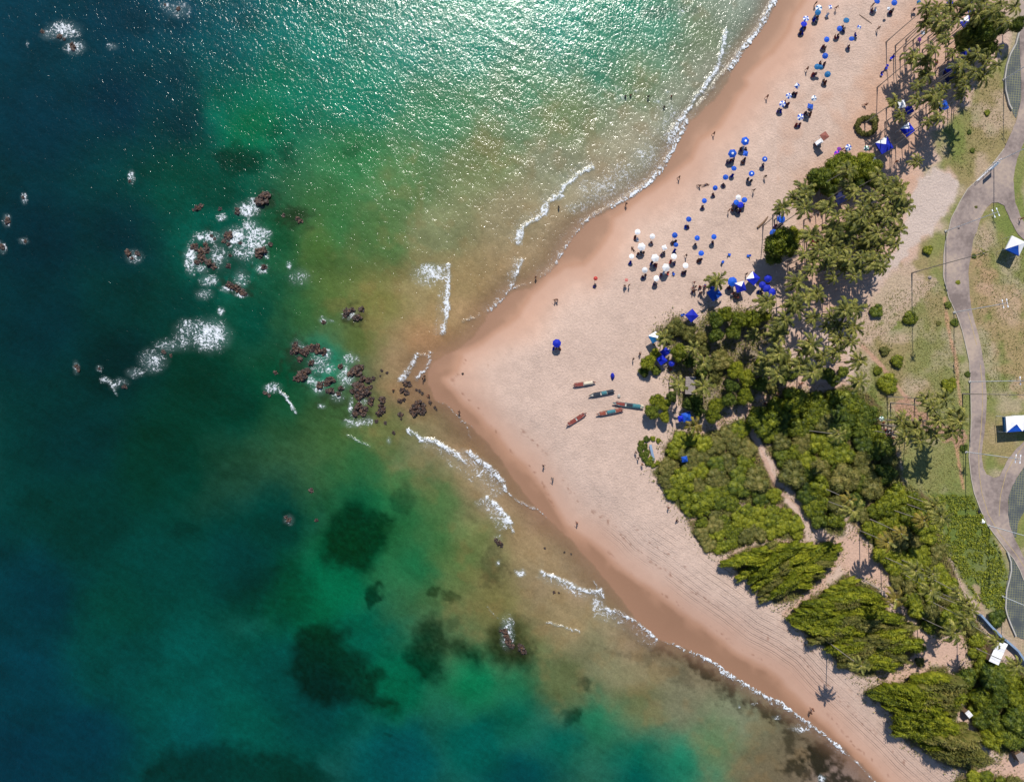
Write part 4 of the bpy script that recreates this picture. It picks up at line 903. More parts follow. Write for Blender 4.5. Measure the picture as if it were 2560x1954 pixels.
def fill(zn, poly, r0, r1, gap, wind, mats, seed, s_h=1.0, angle=0.45, lim=999):
    rnd = random.Random(seed); xs = [p[0] for p in poly]; ys = [p[1] for p in poly]; pts = []; out = []
    for _ in range(6000):
        if len(pts) >= lim: break
        x, y = rnd.uniform(min(xs), max(xs)), rnd.uniform(min(ys), max(ys)); r_ = rnd.uniform(r0, r1)
        if x > 2600 or y > 1990: continue
        d = float(poly_sd(np.array([x]), np.array([y]), poly)[0])
        if d > -r_ * (0.62 if wind else 0.38): continue
        if any(math.hypot(x - a, (y - b) * (1.25 if wind else 1)) < gap * (r_ + c) for a, b, c in pts): continue
        pts.append((x, y, r_))
    for x, y, r_ in pts:
        m_ = rnd.choice(mats); hs = s_h * rnd.uniform(.8, 1.25)
        o = shrub(x, y, r_, m_ if not (wind and m_ == 'leaf_dark') else 'leaf', wind, hs, (angle + rnd.uniform(-.32, .32)) if wind else None)
        desc = {'leaf': 'bright green', 'leaf_dark': 'dark green', 'leaf_olive': 'olive'}[m_]
        desc = ('windswept ' if wind else ('tall ' if hs > s_h else 'low ')) + desc; out.append((o, x, y, desc))
    out.sort(key=lambda t: t[2]); nb_ = max(1, round(len(out) / 9)); bands = ('top row', 'second row', 'third row', 'fourth row', 'fifth row', 'sixth row', 'seventh row', 'eighth row')
    for bi in range(nb_):
        c = out[bi * len(out) // nb_:(bi + 1) * len(out) // nb_]
        rank_labels(c, '{d} shrub, {w}, ' + band_name(bi, nb_) + zn)
        for it in c: it[0]['group'] = 'shrubs of the ' + zn
    return out
L3 = ['leaf', 'leaf', 'leaf_dark', 'leaf_olive']
K = list(SCRUB.keys())
cfg = {K[0]: (24, 40, .52, False, ['leaf', 'leaf_dark', 'leaf', 'leaf_olive'], .75), K[1]: (18, 28, .52, False, ['leaf', 'leaf', 'leaf_olive'], .6), K[2]: (22, 36, .44, True, ['leaf', 'leaf', 'leaf', 'leaf_olive'], 1.45),
       K[3]: (26, 42, .44, True, ['leaf', 'leaf', 'leaf', 'leaf_olive'], 1.6), K[4]: (28, 44, .44, True, ['leaf', 'leaf', 'leaf', 'leaf_olive'], 1.9), K[5]: (24, 38, .60, False, ['leaf', 'leaf_dark'], 1.4),
       K[6]: (16, 26, .66, False, L3, 1.1), K[7]: (18, 26, .64, False, L3, .8), K[8]: (26, 44, .52, False, ['leaf', 'leaf', 'leaf_dark', 'leaf_olive'], .95), K[9]: (22, 36, .54, False, ['leaf', 'leaf', 'leaf_olive'], .95)}
cnt = 0
for i, zn in enumerate(K):
    r0, r1, gap, wd, mats, sh = cfg[zn]
    angs = {K[2]: 0.50, K[3]: 0.12, K[4]: 0.08}.get(zn, .3)
    cnt += len(fill(zn, SCRUB[zn], r0, r1, gap, wd, mats, 900 + i, sh, angs))
print('shrubs', cnt)
lone = [(2278,795,21,'leaf','round bright green bush on the lawn left of the tall bare palm shadow'),(2245,903,20,'leaf','oval bright green bush above the lawn trail'),(2214,876,15,'leaf_olive','small olive bush beside the bend of the lawn trail'),
 (2222,958,30,'leaf','long bright green bush between the lawn trail and the palm grove'),(2196,925,13,'leaf','low green tuft above the long lawn bush'),(2193,775,20,'leaf_dark','dark bush at the left end of the sandy lawn track'),
 (2322,623,14,'leaf','bright round bush between the pale sand patch and the path'),(2396,705,7,'leaf','tiny shrub in a planting hole in the middle of the paved path'),(2441,517,5,'leaf_olive','tiny shrub near the fork of the paved path'),
 (2372,762,11,'leaf_dark','dark narrow shrub on the left edge of the path near the bend'),(2388,806,12,'leaf_dark','dark shrub under the lamp mast beside the path bend'),(2378,962,22,'leaf','leafy green bush between the dirt track and the path'),
 (2420,935,9,'leaf_dark','narrow dark bush hugging the left kerb of the path'),(2412,1120,12,'leaf_dark','dark round shrub at the foot of the lower lamp mast'),(2188,296,15,'leaf_olive','round spiky olive bush right of the ring hedge'),
 (1976,630,14,'leaf','small bright bush below the big round tree'),(2348,808,8,'leaf_olive','small tuft on the lawn left of the dirt track'),(2437,640,7,'leaf_dark','small dark tuft on the grass right of the path'),
 (2497,1548,26,'leaf_dark','dark green bush between the retaining wall and the pale kerb wall'),(2290,1690,12,'leaf_olive','olive bush on the edge of the trampled sand clearing'),(2300,1655,14,'leaf_olive','olive bush under the palm shadow in the sandy clearing'),
 (2010,1525,14,'leaf','small green mound at the beach end of the scrub trail'),(2470,282,9,'leaf','green tuft on the grass near the top right'),(2432,376,8,'leaf_dark','dark tuft on the dry grass above the railing'),(2425,330,7,'leaf_dark','tuft on the dry grass below the blue tent')]
for x, y, r_, m_, lab in lone:
    o = shrub(x, y, r_, m_, s_h=.8 if r_ > 12 else .6); o['label'] = lab
# ring hedge and the beach roundabout hedge
def ring_pts(cx, cy, rx, ry, n, a0=0, a1=6.283): return [(cx + rx * math.cos(a0 + (a1 - a0) * k / n), cy + ry * math.sin(a0 + (a1 - a0) * k / n)) for k in range(n)]
r = empty('ring_hedge', ground(2163, 319)); tag(r, 'triangular ring of brushwood hedge on the sand beside the palms', 'hedge')
for k, (x, y) in enumerate(ring_pts(2163, 317, 23, 20, 16)):
    p_ = ground(x, y) - r.location; child(SHR['leaf_olive'][k % 3], 'hedge_clump', r, p_, (0, 0, k), (.30, .30, .45))
for lst, lab0 in (([(1603,1108),(1601,1122),(1606,1136),(1613,1148),(1622,1158),(1634,1162),(1617,1098),(1632,1096),(1646,1101),(1645,1158),(1612,1116),(1618,1132),(1628,1148)], 'clump'),):
    it = []
    for x, y in lst: it.append((shrub(x, y, 10 if x < 1630 else 8, 'leaf_dark' if x < 1625 else 'leaf', s_h=.9), x, y, 'small green'))
    rank_labels(it, '{d} bush, {w}, oval bed round the pale plank')
    for q in it: q[0]['group'] = 'bushes of the oval bed'
pl = empty('plank', ground(1629, 1130)); tag(pl, 'long pale plank lying in the oval green bed on the beach', 'plank')
v, f = boxv(-.28, .28, -1.8, 1.8, .5, .58); child(data('board', (v, f), bw), 'board', pl, rot=(0, 0, .22))
for yy in (-1.2, 1.2):
    v, f = boxv(-.2, .2, yy - .08, yy + .08, 0, .5); child(data('support', (v, f), M['wood']), 'support', pl, rot=(0, 0, .22))
# low growth: countless leaves carpeting the scrub and the rough grass
def carpet(name, polys, n, size, hmax, cols, label, seed, edge=0.0):
    rg = np.random.RandomState(seed); pts = []
    for P_ in polys:
        a = np.array(P_, float); lo, hi = a.min(0), np.minimum(a.max(0), [2610, 2000]); ar = (hi[0] - lo[0]) * (hi[1] - lo[1]); k = int(n * ar / 1e5)
        lo = lo - edge; x = rg.uniform(lo[0], hi[0] + edge, k); y = rg.uniform(lo[1], hi[1] + edge, k); d = poly_sd(x, y, P_) + (fbm(x / 12, y / 12, seed) - .5) * 16
        tr_ = np.minimum.reduce([seg_dist(x, y, t) for t in ([(1865,1030),(1905,1130),(1950,1230),(2062,1345)], [(2392,1668),(2402,1730),(2398,1780),(2440,1850)], [(2110,850),(2190,900),(2262,992)])])
        m_ = (d < edge * rg.uniform(0, 1, k) ** 3 - 2) & (fbm(x / 16, y / 16, seed + 5) > 0.36) & (tr_ > 8); pts.append(np.stack([x[m_], y[m_]], 1))
    pts = np.concatenate(pts); m = len(pts); z = height(pts[:, 0], pts[:, 1]) + rg.uniform(0.03, hmax, m) * (0.4 + fbm(pts[:, 0] / 10, pts[:, 1] / 10, seed + 9))
    C = np.stack([(pts[:, 0] - CX) * (H - z) / F, -(pts[:, 1] - CY) * (H - z) / F, z], 1)
    nrm = np.stack([rg.normal(0, .5, m), rg.normal(0, .5, m), np.ones(m)], 1); nrm /= np.linalg.norm(nrm, axis=1)[:, None]
    a = rg.normal(0, 1, (m, 3)); u = np.cross(nrm, a); u /= np.linalg.norm(u, axis=1)[:, None]; w = np.cross(nrm, u)
    su = (size * rg.uniform(.6, 1.4, m))[:, None]; sw = (size * rg.uniform(.3, .7, m))[:, None]
    V = np.stack([C - u * su, C + w * sw, C + u * su, C - w * sw], 1).reshape(-1, 3); Q = np.arange(m * 4).reshape(-1, 4)
    o = np_mesh(name, V, Q, cols, 'stuff', smooth=False); o['label'] = label; o['category'] = 'undergrowth'; print(name, m)
    return o
carpet('undergrowth', list(SCRUB.values()) + EXTRA, 26000, .19, .7, M['leaf_olive'], 'low olive undergrowth carpeting the dune between the shrubs', 5, 34.0)
SLOPE = [(2330,1235),(2430,1235),(2500,1370),(2523,1440),(2510,1545),(2440,1500),(2380,1400),(2300,1330)]
carpet('rough_grass', [SLOPE, [(2440,1250),(2450,1290),(2500,1370),(2470,1400)]], 26000, .2, .5, M['leaf'], 'rough green grass on the slope left of the path', 6)
carpet('short_grass', [[(2150,760),(2290,700),(2350,700),(2420,960),(2410,1230),(2260,1230),(2210,1060),(2140,950)], [(2430,560),(2600,620),(2600,980),(2470,1000),(2440,800)], [(2380,200),(2500,190),(2520,330),(2420,450),(2340,380)]], 7000, .13, .18, M['leaf_olive'], 'short patchy grass of the lawn on both sides of the path', 8)
# ------------------------------------------------------------------ rocks
rm, nd, lk, bs = new_mat('wet_brown_rock')
tc = N(nd, 'ShaderNodeTexCoord'); nz_ = N(nd, 'ShaderNodeTexNoise'); nz_.inputs['Scale'].default_value = 1.6; nz_.inputs['Detail'].default_value = 8; nz_.inputs['Roughness'].default_value = .7
geo = N(nd, 'ShaderNodeNewGeometry'); lk.new(geo.outputs['Position'], nz_.inputs['Vector'])
r_ = N(nd, 'ShaderNodeValToRGB'); r_.color_ramp.elements.new(.5)
for e, p_, c in zip(r_.color_ramp.elements, (.36, .52, .70), ((22, 17, 17), (78, 52, 38), (158, 114, 78))): e.position = p_; e.color = base(c) + (1,)
lk.new(nz_.outputs['Fac'], r_.inputs['Fac'])
sep = N(nd, 'ShaderNodeSeparateXYZ'); lk.new(geo.outputs['Position'], sep.inputs[0])
hz = mathn(nd, lk, 'MULTIPLY_ADD', sep.outputs[2], 2.2, 0.25, clamp=True)
mr = N(nd, 'ShaderNodeMix'); mr.data_type = 'RGBA'; lk.new(hz, mr.inputs[0]); mr.inputs[6].default_value = (.022, .016, .016, 1); lk.new(r_.outputs['Color'], mr.inputs[7])
lk.new(mr.outputs[2], bs.inputs['Base Color']); bs.inputs['Roughness'].default_value = .6
bp = N(nd, 'ShaderNodeBump'); bp.inputs['Strength'].default_value = .8; bp.inputs['Distance'].default_value = .25; lk.new(nz_.outputs['Fac'], bp.inputs['Height']); lk.new(bp.outputs['Normal'], bs.inputs['Normal'])
M['rock'] = rm
from mathutils import noise as mnoise
def rock_mesh(i):
    bmr = bmesh.new(); bmesh.ops.create_icosphere(bmr, subdivisions=4, radius=1.0)
    off = Vector((i * 7.1, i * 3.3, i * 1.7))
    for v in bmr.verts:
        p_ = v.co.normalized(); d = mnoise.fractal(p_ * 1.3 + off, 0.8, 2.1, 4) * .55 + (1 - abs(mnoise.noise(p_ * 2.6 + off))) * .28 - .2
        c = mnoise.cell(p_ * 2.3 + off) * .16
        v.co = p_ * (1 + d * .9 + c); v.co.z *= .75
    me = bpy.data.meshes.new('rock'); bmr.to_mesh(me); bmr.free(); me.materials.append(M['rock'])
    return me
RK = [rock_mesh(i) for i in range(7)]
ROCKS = {
 'offshore reef in surf': "655 495 18;645 503 10;666 486 9;592 528 10;568 587 13;562 603 7;486 617 10;501 627 10;516 623 11;512 612 7;507 648 11;497 642 7;522 659 12;534 666 8;491 655 8;653 627 14;646 638 10;659 667 9;571 710 10;580 716 9;589 720 11;606 730 10;598 727 8;493 520 9;503 514 8;484 524 6;571 611 6;528 589 6;535 597 5;676 610 6;600 608 5;575 638 6;570 665 7;550 522 5;750 552 9;709 537 6;742 545 6",
 'rocks in water off point': "865 781 12;893 792 12;906 772 9;880 775 8;809 806 7;737 871 11;757 880 11;775 869 9;793 871 13;809 880 9;748 898 8;777 907 9;755 939 15;770 928 11;743 946 10;825 950 12;800 962 11;825 975 11;815 958 8;852 916 7;852 971 8;846 985 7;738 858 7;730 880 6;783 875 8",
 'boulders at the beach tip': "890 928 15;899 919 10;879 934 10;906 948 10;922 950 9;934 946 5;895 971 15;913 977 15;897 986 13;882 978 8;925 968 7;929 998 10;926 1009 8;897 1016 12;888 1034 11;908 1032 10;915 1021 7;956 1000 9;954 1016 9;951 1032 9;960 1026 6;945 1036 5;1017 957 9;1024 962 6;1006 975 8;1015 980 8;999 1002 7;1010 998 6;1001 1036 7;1040 1016 11;1053 1025 11;1037 1032 10;1046 1007 8;1030 1026 7;1058 1014 7",
 'stones near the shore': "1049 977 5;1056 983 4;1076 1005 5;1087 1018 4;1091 1023 3;940 1052 5;963 1057 4;983 1082 5;954 926 4;967 932 4;951 940 3;1019 937 4;1041 975 4;1003 1047 4;1157 934 3.5;1246 1357 8;1254 1362 6;1240 1350 5;1362 1370 3;1411 1380 3;1428 1384 2.5;1385 1480 4;1397 1481 3",
 'rocks far out at sea': "150 92 7;184 118 9;105 80 6;160 98 5;178 112 6;324 452 5;321 632 9;343 635 8;331 645 6;191 915 8;195 925 6;310 966 7;248 921 5;663 982 6;672 988 6;410 880 6;426 889 5;689 931 6;6 618 8;63 603 5;17 552 8;777 1225 7;721 1299 8;715 1293 5;791 1300 6;58 494 5;447 22 6;413 12 4",
 'rocks off the lower beach': "1262 1578 8;1267 1592 9;1272 1604 10;1278 1614 8;1252 1576 5;1303 1620 10;1310 1630 8;1298 1612 6"}
for zn, s_ in ROCKS.items():
    it = []
    for q in s_.split(';'):
        x, y, rr = [float(v) for v in q.split()]; rnd = random.Random(int(x * 7 + y)); R = rr * .0905
        o = bpy.data.objects.new('rock', rnd.choice(RK)); COL.objects.link(o)
        zb = max(ht(x, y), 0.0) if x > 940 else 0.0
        sx_, sy_ = R * rnd.uniform(.75, 1.1), R * rnd.uniform(.75, 1.1); o.scale = (sx_, sy_, R * rnd.uniform(.85, 1.25))
        if 'offshore' in zn or 'far out' in zn: o.scale.z *= .8
        o.location = at(x, y, zb + R * .25); o.location.z = zb - R * (.05 if 'boulder' in zn else .12); o.rotation_euler = (rnd.uniform(-.3, .3), rnd.uniform(-.3, .3), rnd.uniform(0, 6.28))
        o['category'] = 'rock'; o['group'] = zn
        it.append((o, x, y, 'jagged brown' if rr >= 9 else ('dark wet' if rr > 5 else 'small dark')))
    it.sort(key=lambda t: t[2]); nb_ = max(1, round(len(it) / 10))
    for bi in range(nb_):
        c = it[bi * len(it) // nb_:(bi + 1) * len(it) // nb_]
        rank_labels(c, '{d} rock, {w}, ' + band_name(bi, nb_) + zn)
# ------------------------------------------------------------------ umbrellas and tents
def canopy_mesh(name, n, R, rise, cols, scallop=0.0, th=0.02, apex=None):
    V, Fc, fm = [], [], []; mats = list(dict.fromkeys(cols))
    V.append((0, 0, rise)); rings = 3
    for r_i in range(1, rings + 1):
        t = r_i / rings; z = rise * (1 - t ** 1.25)
        for k in range(n):
            a = 2 * math.pi * (k + .5) / n; V.append((R * t * math.cos(a), R * t * math.sin(a), z))
    for k in range(n):
        a, b = 1 + k, 1 + (k + 1) % n; Fc.append((0, a, b)); fm.append(mats.index(apex) if apex else mats.index(cols[k % len(cols)])) if not apex else (Fc and fm.append(mats.index(apex)))
    for r_i in range(rings - 1):
        for k in range(n):
            a, b = 1 + r_i * n + k, 1 + r_i * n + (k + 1) % n; Fc.append((a, a + n, b + n, b)); fm.append(mats.index(cols[k % len(cols)]))
    o = 1 + (rings - 1) * n; m = len(V)          # valance
    for k in range(n): x, y, z = V[o + k]; V.append((x * .99, y * .99, z - .14))
    for k in range(n):
        a, b = o + k, o + (k + 1) % n; Fc.append((a, m + k, m + (k + 1) % n, b)); fm.append(mats.index(cols[(k + 1) % len(cols)]))
    return data(name, (V, Fc), None, mats=[M[c] for c in mats], fmat=fm)
UT = {'b': ('canopy', 8, ['blue'], None, 'blue'), 'd': ('canopy', 8, ['deep'], None, 'deep blue'), 't': ('canopy', 8, ['teal'], None, 'teal blue'), 'w': ('canopy', 8, ['white'], None, 'white'),
      'bw': ('canopy', 8, ['blue', 'white'], None, 'blue and white striped'), 'B': ('canopy', 6, ['blue'], 'white', 'large blue'), 'W': ('canopy', 6, ['white'], None, 'large white'), 'r': ('canopy', 8, ['red'], None, 'red'),
      'p': ('canopy', 8, ['pink'], None, 'pink'), 'P': ('canopy', 8, ['purple'], None, 'purple'), 'tw': ('canopy', 8, ['teal', 'white', 'white'], None, 'teal and white'), 'sq': ('canopy', 4, ['blue'], None, 'square blue'),
      'sw': ('canopy', 4, ['white', 'blue'], None, 'square blue and white'), 'sW': ('canopy', 4, ['white'], None, 'square white'), 'm': ('canopy', 8, ['magenta', 'deep'], None, 'magenta'), 'gw': ('canopy', 8, ['green', 'white'], None, 'green and white'), 'ap': ('canopy', 8, ['blue'], 'white', 'blue white topped')}
UD = {}
for k, (nm, n, cols, apx, desc) in UT.items():
    mats = list(dict.fromkeys(cols + ([apx] if apx else [])))
    V = [(0, 0, .38)]; Fc, fm = [], []; R = 1.0
    for t in (.28, .65, 1.0):
        for q in range(n):
            a = 2 * math.pi * (q + .5) / n; V.append((R * t * math.cos(a), R * t * math.sin(a), .38 * (1 - t ** 1.2)))
    for q in range(n): Fc.append((0, 1 + q, 1 + (q + 1) % n)); fm.append(mats.index(apx or cols[q % len(cols)]))
    for ri in range(2):
        for q in range(n):
            a, b = 1 + ri * n + q, 1 + ri * n + (q + 1) % n; Fc.append((a, a + n, b + n, b)); fm.append(mats.index(cols[q % len(cols)]))
    o_, m_ = 1 + 2 * n, len(V)
    for q in range(n): x, y, z = V[o_ + q]; V.append((x * .985, y * .985, z - .12))
    for q in range(n): Fc.append((o_ + q, m_ + q, m_ + (q + 1) % n, o_ + (q + 1) % n)); fm.append(mats.index(cols[q % len(cols)]))
    UD[k] = data('canopy', (V, Fc), None, mats=[M[c] for c in mats], fmat=fm)
upole = data('pole', tube([(0, 0, 0), (0, 0, 2.35)], [.025, .025], 6), M['metal'])
def ribs_data():
    return data('ribs', merge([tube([(0, 0, .3), (.9 * math.cos(a), .9 * math.sin(a), .04)], [.012, .012], 3) for a in [k * math.pi / 4 + .39 for k in range(8)]]), M['metal'])
ribs = ribs_data()
def umbrella(px, py, typ, R=.68, h=2.05):
    rnd = random.Random(int(px * 11 + py * 17)); b = under(px, py, h); r = empty('beach_umbrella', b, rnd.uniform(0, 6.28)); ti = rnd.uniform(0, .30)
    child(upole, 'pole', r); child(UD[typ], 'canopy', r, (0, 0, h), (ti, 0, 0), (R, R, R)); child(ribs, 'ribs', r, (0, 0, h - .02), (ti, 0, 0), (R, R, R))
    r['category'] = 'beach umbrella'; r['group'] = 'beach umbrellas'
    return r
UG = {
 'top cluster nearest the water': "2047 21 tw .8;2045 31 t .72;2076 18 sw .55;2015 47 bw .72;2010 60 d .72;2116 51 t .7;2099 72 b .66;2148 68 sw .6;2129 97 b .6;2067 99 b .66;2063 140 b .7;2043 167 t .7;2052 168 t .5;2069 186 t .72",
 'top edge right of beach': "2193 3 b .7;2236 7 b .7;2222 22 tw .4;2375 9 d .8;2307 82 tw .5;2299 99 P .5;2428 27 d .7;2297 6 t .5",
 'cluster below the top one': "1993 215 sw .75;1972 240 bw .72;1956 260 bw .72;2035 246 tw .65;2026 266 sq .9;2001 293 bw .75",
 'middle group of the beach': "1863 353 B 1.02;1831 384 B 1.02;1864 384 sq .8;1835 421 b .62;1912 398 ap .64;1879 434 ap .68;1814 443 b .65;1788 470 b .6;1761 502 b .62;1841 506 b .68;1861 500 b .66;1851 512 d .72;1846 494 w .66;1722 548 b .66",
 'small blue group beside white': "1687 588 b .68;1743 595 b .64;1785 592 b .64;1690 612 b .55;1753 633 b .66",
 'white umbrella group': "1594 580 w .66;1631 591 w .64;1604 617 W .95;1661 619 sW .72;1579 641 w .58;1638 645 W .98;1685 641 w .68;1612 675 w .68;1665 669 W .98;1714 664 w .66;1641 696 w .7",
 'beside brown canopy and hedge': "2121 369 bw .78;2166 371 gw .62;2093 384 m .72;2098 372 P .5",
 'left edge of palm grove': "1953 547 b .98;1934 583 b .95;1920 696 d .9;1918 722 d 1.0;1931 730 d .9;1906 712 d .8;1924 739 d .8",
 'open sand toward the point': "1489 696 r .5;1566 700 p .42;1392 858 d 1.0",
 'beside huts and thicket': "1831 704 b 1.1;1780 719 d .6;1679 908 d .7;2204 1046 gw .55"}
umbs = []
for zn, s_ in UG.items():
    it = []
    for q in s_.split(';'):
        x, y, t_, R = q.split(); x, y = float(x), float(y); o = umbrella(x, y, t_, float(R), 2.05 if float(R) < .9 else 2.35); it.append((o, x, y, UT[t_][4])); umbs.append((x, y, t_, float(R)))
    nb_ = max(1, round(len(it) / 9)); it.sort(key=lambda t: t[2])
    for bi in range(nb_):
        c = it[bi * len(it) // nb_:(bi + 1) * len(it) // nb_]
        rank_labels(c, '{d} umbrella, {w}, ' + band_name(bi, nb_) + zn)
leg_d = data('leg', tube([(0, 0, 0), (0, 0, 1)], [.03, .03], 5), M['metal'])
def tent_mesh(cols, valance=.22, apexh=.55):
    mats = list(dict.fromkeys(cols)); V = [(0, 0, apexh)]; Fc, fm = [], []; c = [(1, 1), (-1, 1), (-1, -1), (1, -1)]
    for t in (.5, 1.0): V += [(x * t, y * t, apexh * (1 - t) * .86 + (0 if t == 1 else 0)) for x, y in c]
    for q in range(4): Fc.append((0, 1 + q, 1 + (q + 1) % 4)); fm.append(mats.index(cols[q]))
    for q in range(4): Fc.append((1 + q, 5 + q, 5 + (q + 1) % 4, 1 + (q + 1) % 4)); fm.append(mats.index(cols[q]))
    V += [(x, y, -valance) for x, y in c]
    for q in range(4): Fc.append((5 + q, 9 + q, 9 + (q + 1) % 4, 5 + (q + 1) % 4)); fm.append(mats.index(cols[q]))
    return data('roof_canopy', (V, Fc), None, mats=[M[m_] for m_ in mats], fmat=fm)
TM = {'blue': tent_mesh(['blue'] * 4), 'deep': tent_mesh(['deep'] * 4), 'bw': tent_mesh(['white', 'deep', 'deep', 'deep']), 'white': tent_mesh(['white'] * 4), 'wt': tent_mesh(['white', 'teal', 'teal', 'white']), 'brown': tent_mesh(['brown'] * 4, .1, .25),  # bw: sun glare on the blue cloth painted as one white face
      'navy': tent_mesh(['navy'] * 4), 'maroon': tent_mesh(['maroon'] * 4), 'wb': tent_mesh(['white', 'white', 'blue', 'white'])}
def tent(px, py, side_px, ang, col, h, label, hs=1.0):
    b = under(px, py, h + .5); r = empty('canopy_tent', b, math.radians(ang)); tag(r, label, 'tent'); s = side_px * .0915 / 2
    child(TM[col], 'roof_canopy', r, (0, 0, h), scale=(s, s, s * hs if s > 1.6 else 1.2))
    for sx_ in (-1, 1):
        for sy_ in (-1, 1): child(leg_d, 'leg', r, (sx_ * s * .97, sy_ * s * .97, 0), scale=(1, 1, h))
    return r
tent(2543, 613, 37, -26, 'wb', 3.1, 'large white marquee with one blue face near the right branch of the path')
tent(2214, 361, 33, 30, 'bw', 2.6, 'blue tent with a sunlit face painted white beside the ring hedge')
tent(2273, 322, 26, 38, 'bw', 2.5, 'blue tent, sunlit face painted white, among palms right of the ring hedge')
tent(2362, 262, 22, 20, 'blue', 2.5, 'small blue tent at the tip of the big tree shadow')
tent(2421, 54, 27, 35, 'bw', 2.6, 'blue tent, sunlit face painted white, against the dark tree in the top right')
tent(2414, 122, 27, 40, 'bw', 2.6, 'blue tent, sunlit face painted white, below the dark tree in the top right')
tent(2383, 172, 24, 35, 'bw', 2.6, 'blue tent with pale edge painted as sunlight under the leaning palm trunk')
tent(2376, 188, 22, 30, 'navy', 2.4, 'deep blue tent in shade just below the pale edged tent')
tent(2459, 4, 22, 40, 'deep', 2.4, 'deep blue tent at the top edge among palms')
tent(2257, 258, 18, 10, 'white', 2.4, 'small white tent between the palms at the top of the sand')
tent(2277, 272, 18, 25, 'deep', 2.4, 'small deep blue tent right of the small white tent')
tent(2183, 395, 16, 35, 'white', 2.4, 'small white tent touching the green fringe of the palm grove')
tent(2064, 338, 17, 35, 'brown', 3.2, 'brown canopy on tall posts over a food cart on the open sand')
tent(1788, 733, 28, 35, 'blue', 2.5, 'large blue tent right of the crowd by the small palm')
tent(1731, 788, 24, 40, 'deep', 2.5, 'deep blue tent at the top corner of the thicket')
tent(1853, 716, 24, 15, 'bw', 2.5, 'blue tent with sunlit face painted white below the octagonal blue umbrella')
tent(1885, 695, 25, 50, 'bw', 2.5, 'blue tent with sunlit face painted white at the foot of the big round tree')
tent(1637, 843, 22, 30, 'wt', 2.9, 'white and teal tent at the left edge of the thicket')
tent(1664, 880, 18, 35, 'deep', 2.5, 'upper of two deep blue tents in the gap of the thicket')
tent(1656, 899, 20, 35, 'deep', 2.5, 'lower of two deep blue tents in the gap of the thicket')
tent(2103, 493, 26, 30, 'navy', 2.2, 'dark blue tent half hidden under crossing palm trunks')
tent(2043, 607, 20, 15, 'maroon', 2.4, 'maroon tent hidden in the middle of the upper palm grove')
tent(2093, 622, 20, 40, 'navy', 2.4, 'dark blue tent hidden in the upper palm grove')
tent(1718, 1042, 22, 15, 'blue', 2.3, 'blue tarpaulin shelter above the golden palm')
tent(1704, 1046, 14, 10, 'deep', 2.3, 'narrow deep blue shelter left of the blue tarpaulin')
tent(1675, 878, 9, 20, 'blue', 2.3, 'tiny blue shelter right of the two deep blue tents')
tent(1713, 1148, 14, 10, 'blue', 2.2, 'small pale blue shelter in the shade of the beach scrub')
# double marquee on the right edge
r = empty('marquee', at(2545, 1062, 2.2), math.radians(4)); tag(r, 'long white marquee with blue panels and several peaks on the right edge', 'marquee')
e0 = under(2519, 1057, 3.6) - r.location
mm_ = tent_mesh(['white', 'white', 'blue', 'white'], .3)
for k in range(3):
    s = 1.75; cxx = e0.x + s + k * 2 * s
    child(mm_, 'roof_canopy', r, (cxx, e0.y + .0, 3.2), rot=(0, 0, math.radians(0)), scale=(s, s, 1.6))
    for sx_ in ((-1, 1) if k == 0 else (1,)):
        for sy_ in (-1, 1): child(leg_d, 'leg', r, (cxx + sx_ * s, e0.y + sy_ * s, 0), scale=(1.6, 1.6, 3.2))
v, f = boxv(e0.x - .35, e0.x - .28, e0.y - 1.7, e0.y + 1.7, 2.5, 3.2); mesh_obj('side_curtain', v, f, M['teal'], r)
# sheds
def shed(px, py, w, l, h, ang, mat, label, pitch=.3):
    b = under(px, py, h); r = empty('shed', b, math.radians(ang)); tag(r, label, 'shed')
    v, f = boxv(-w / 2 + .1, w / 2 - .1, -l / 2 + .1, l / 2 - .1, 0, h); mesh_obj('wall', v, f, M['wood'], r)
    n_ = 7
    bd = boxv(-w / 2, w / 2, -l / n_ / 2 + .015, l / n_ / 2 - .015, 0, .05); dd = data('roof_board', bd, mat)
    for k in range(n_): child(dd, 'roof_board', r, (0, -l / 2 + (k + .5) * l / n_, h + .05 + .015 * (k % 2)), (0, 0.02 * (k % 3 - 1), 0))
    v, f = boxv(-w / 2 - .04, -w / 2 + .02, -l / 2, l / 2, h + .0, h + .14); mesh_obj('fascia', v, f, M['grey'], r)
    return r
shed(1726, 963, 2.2, 4.0, 2.6, -2, M['grey'], 'grey boarded shed roof in the middle of the thicket')
shed(2495, 1630, 2.4, 5.2, 2.4, -24, M['white'], 'white boarded shed roof beside the curved retaining wall')
shed(2422, 1784, 1.1, 1.6, 2.0, 40, M['white'], 'small white hut roof in the shade right of the scrub trail')
shed(2553, 1893, 1.6, 2.4, 2.4, 30, M['grey'], 'small grey hut at the right edge above the bottom corner')
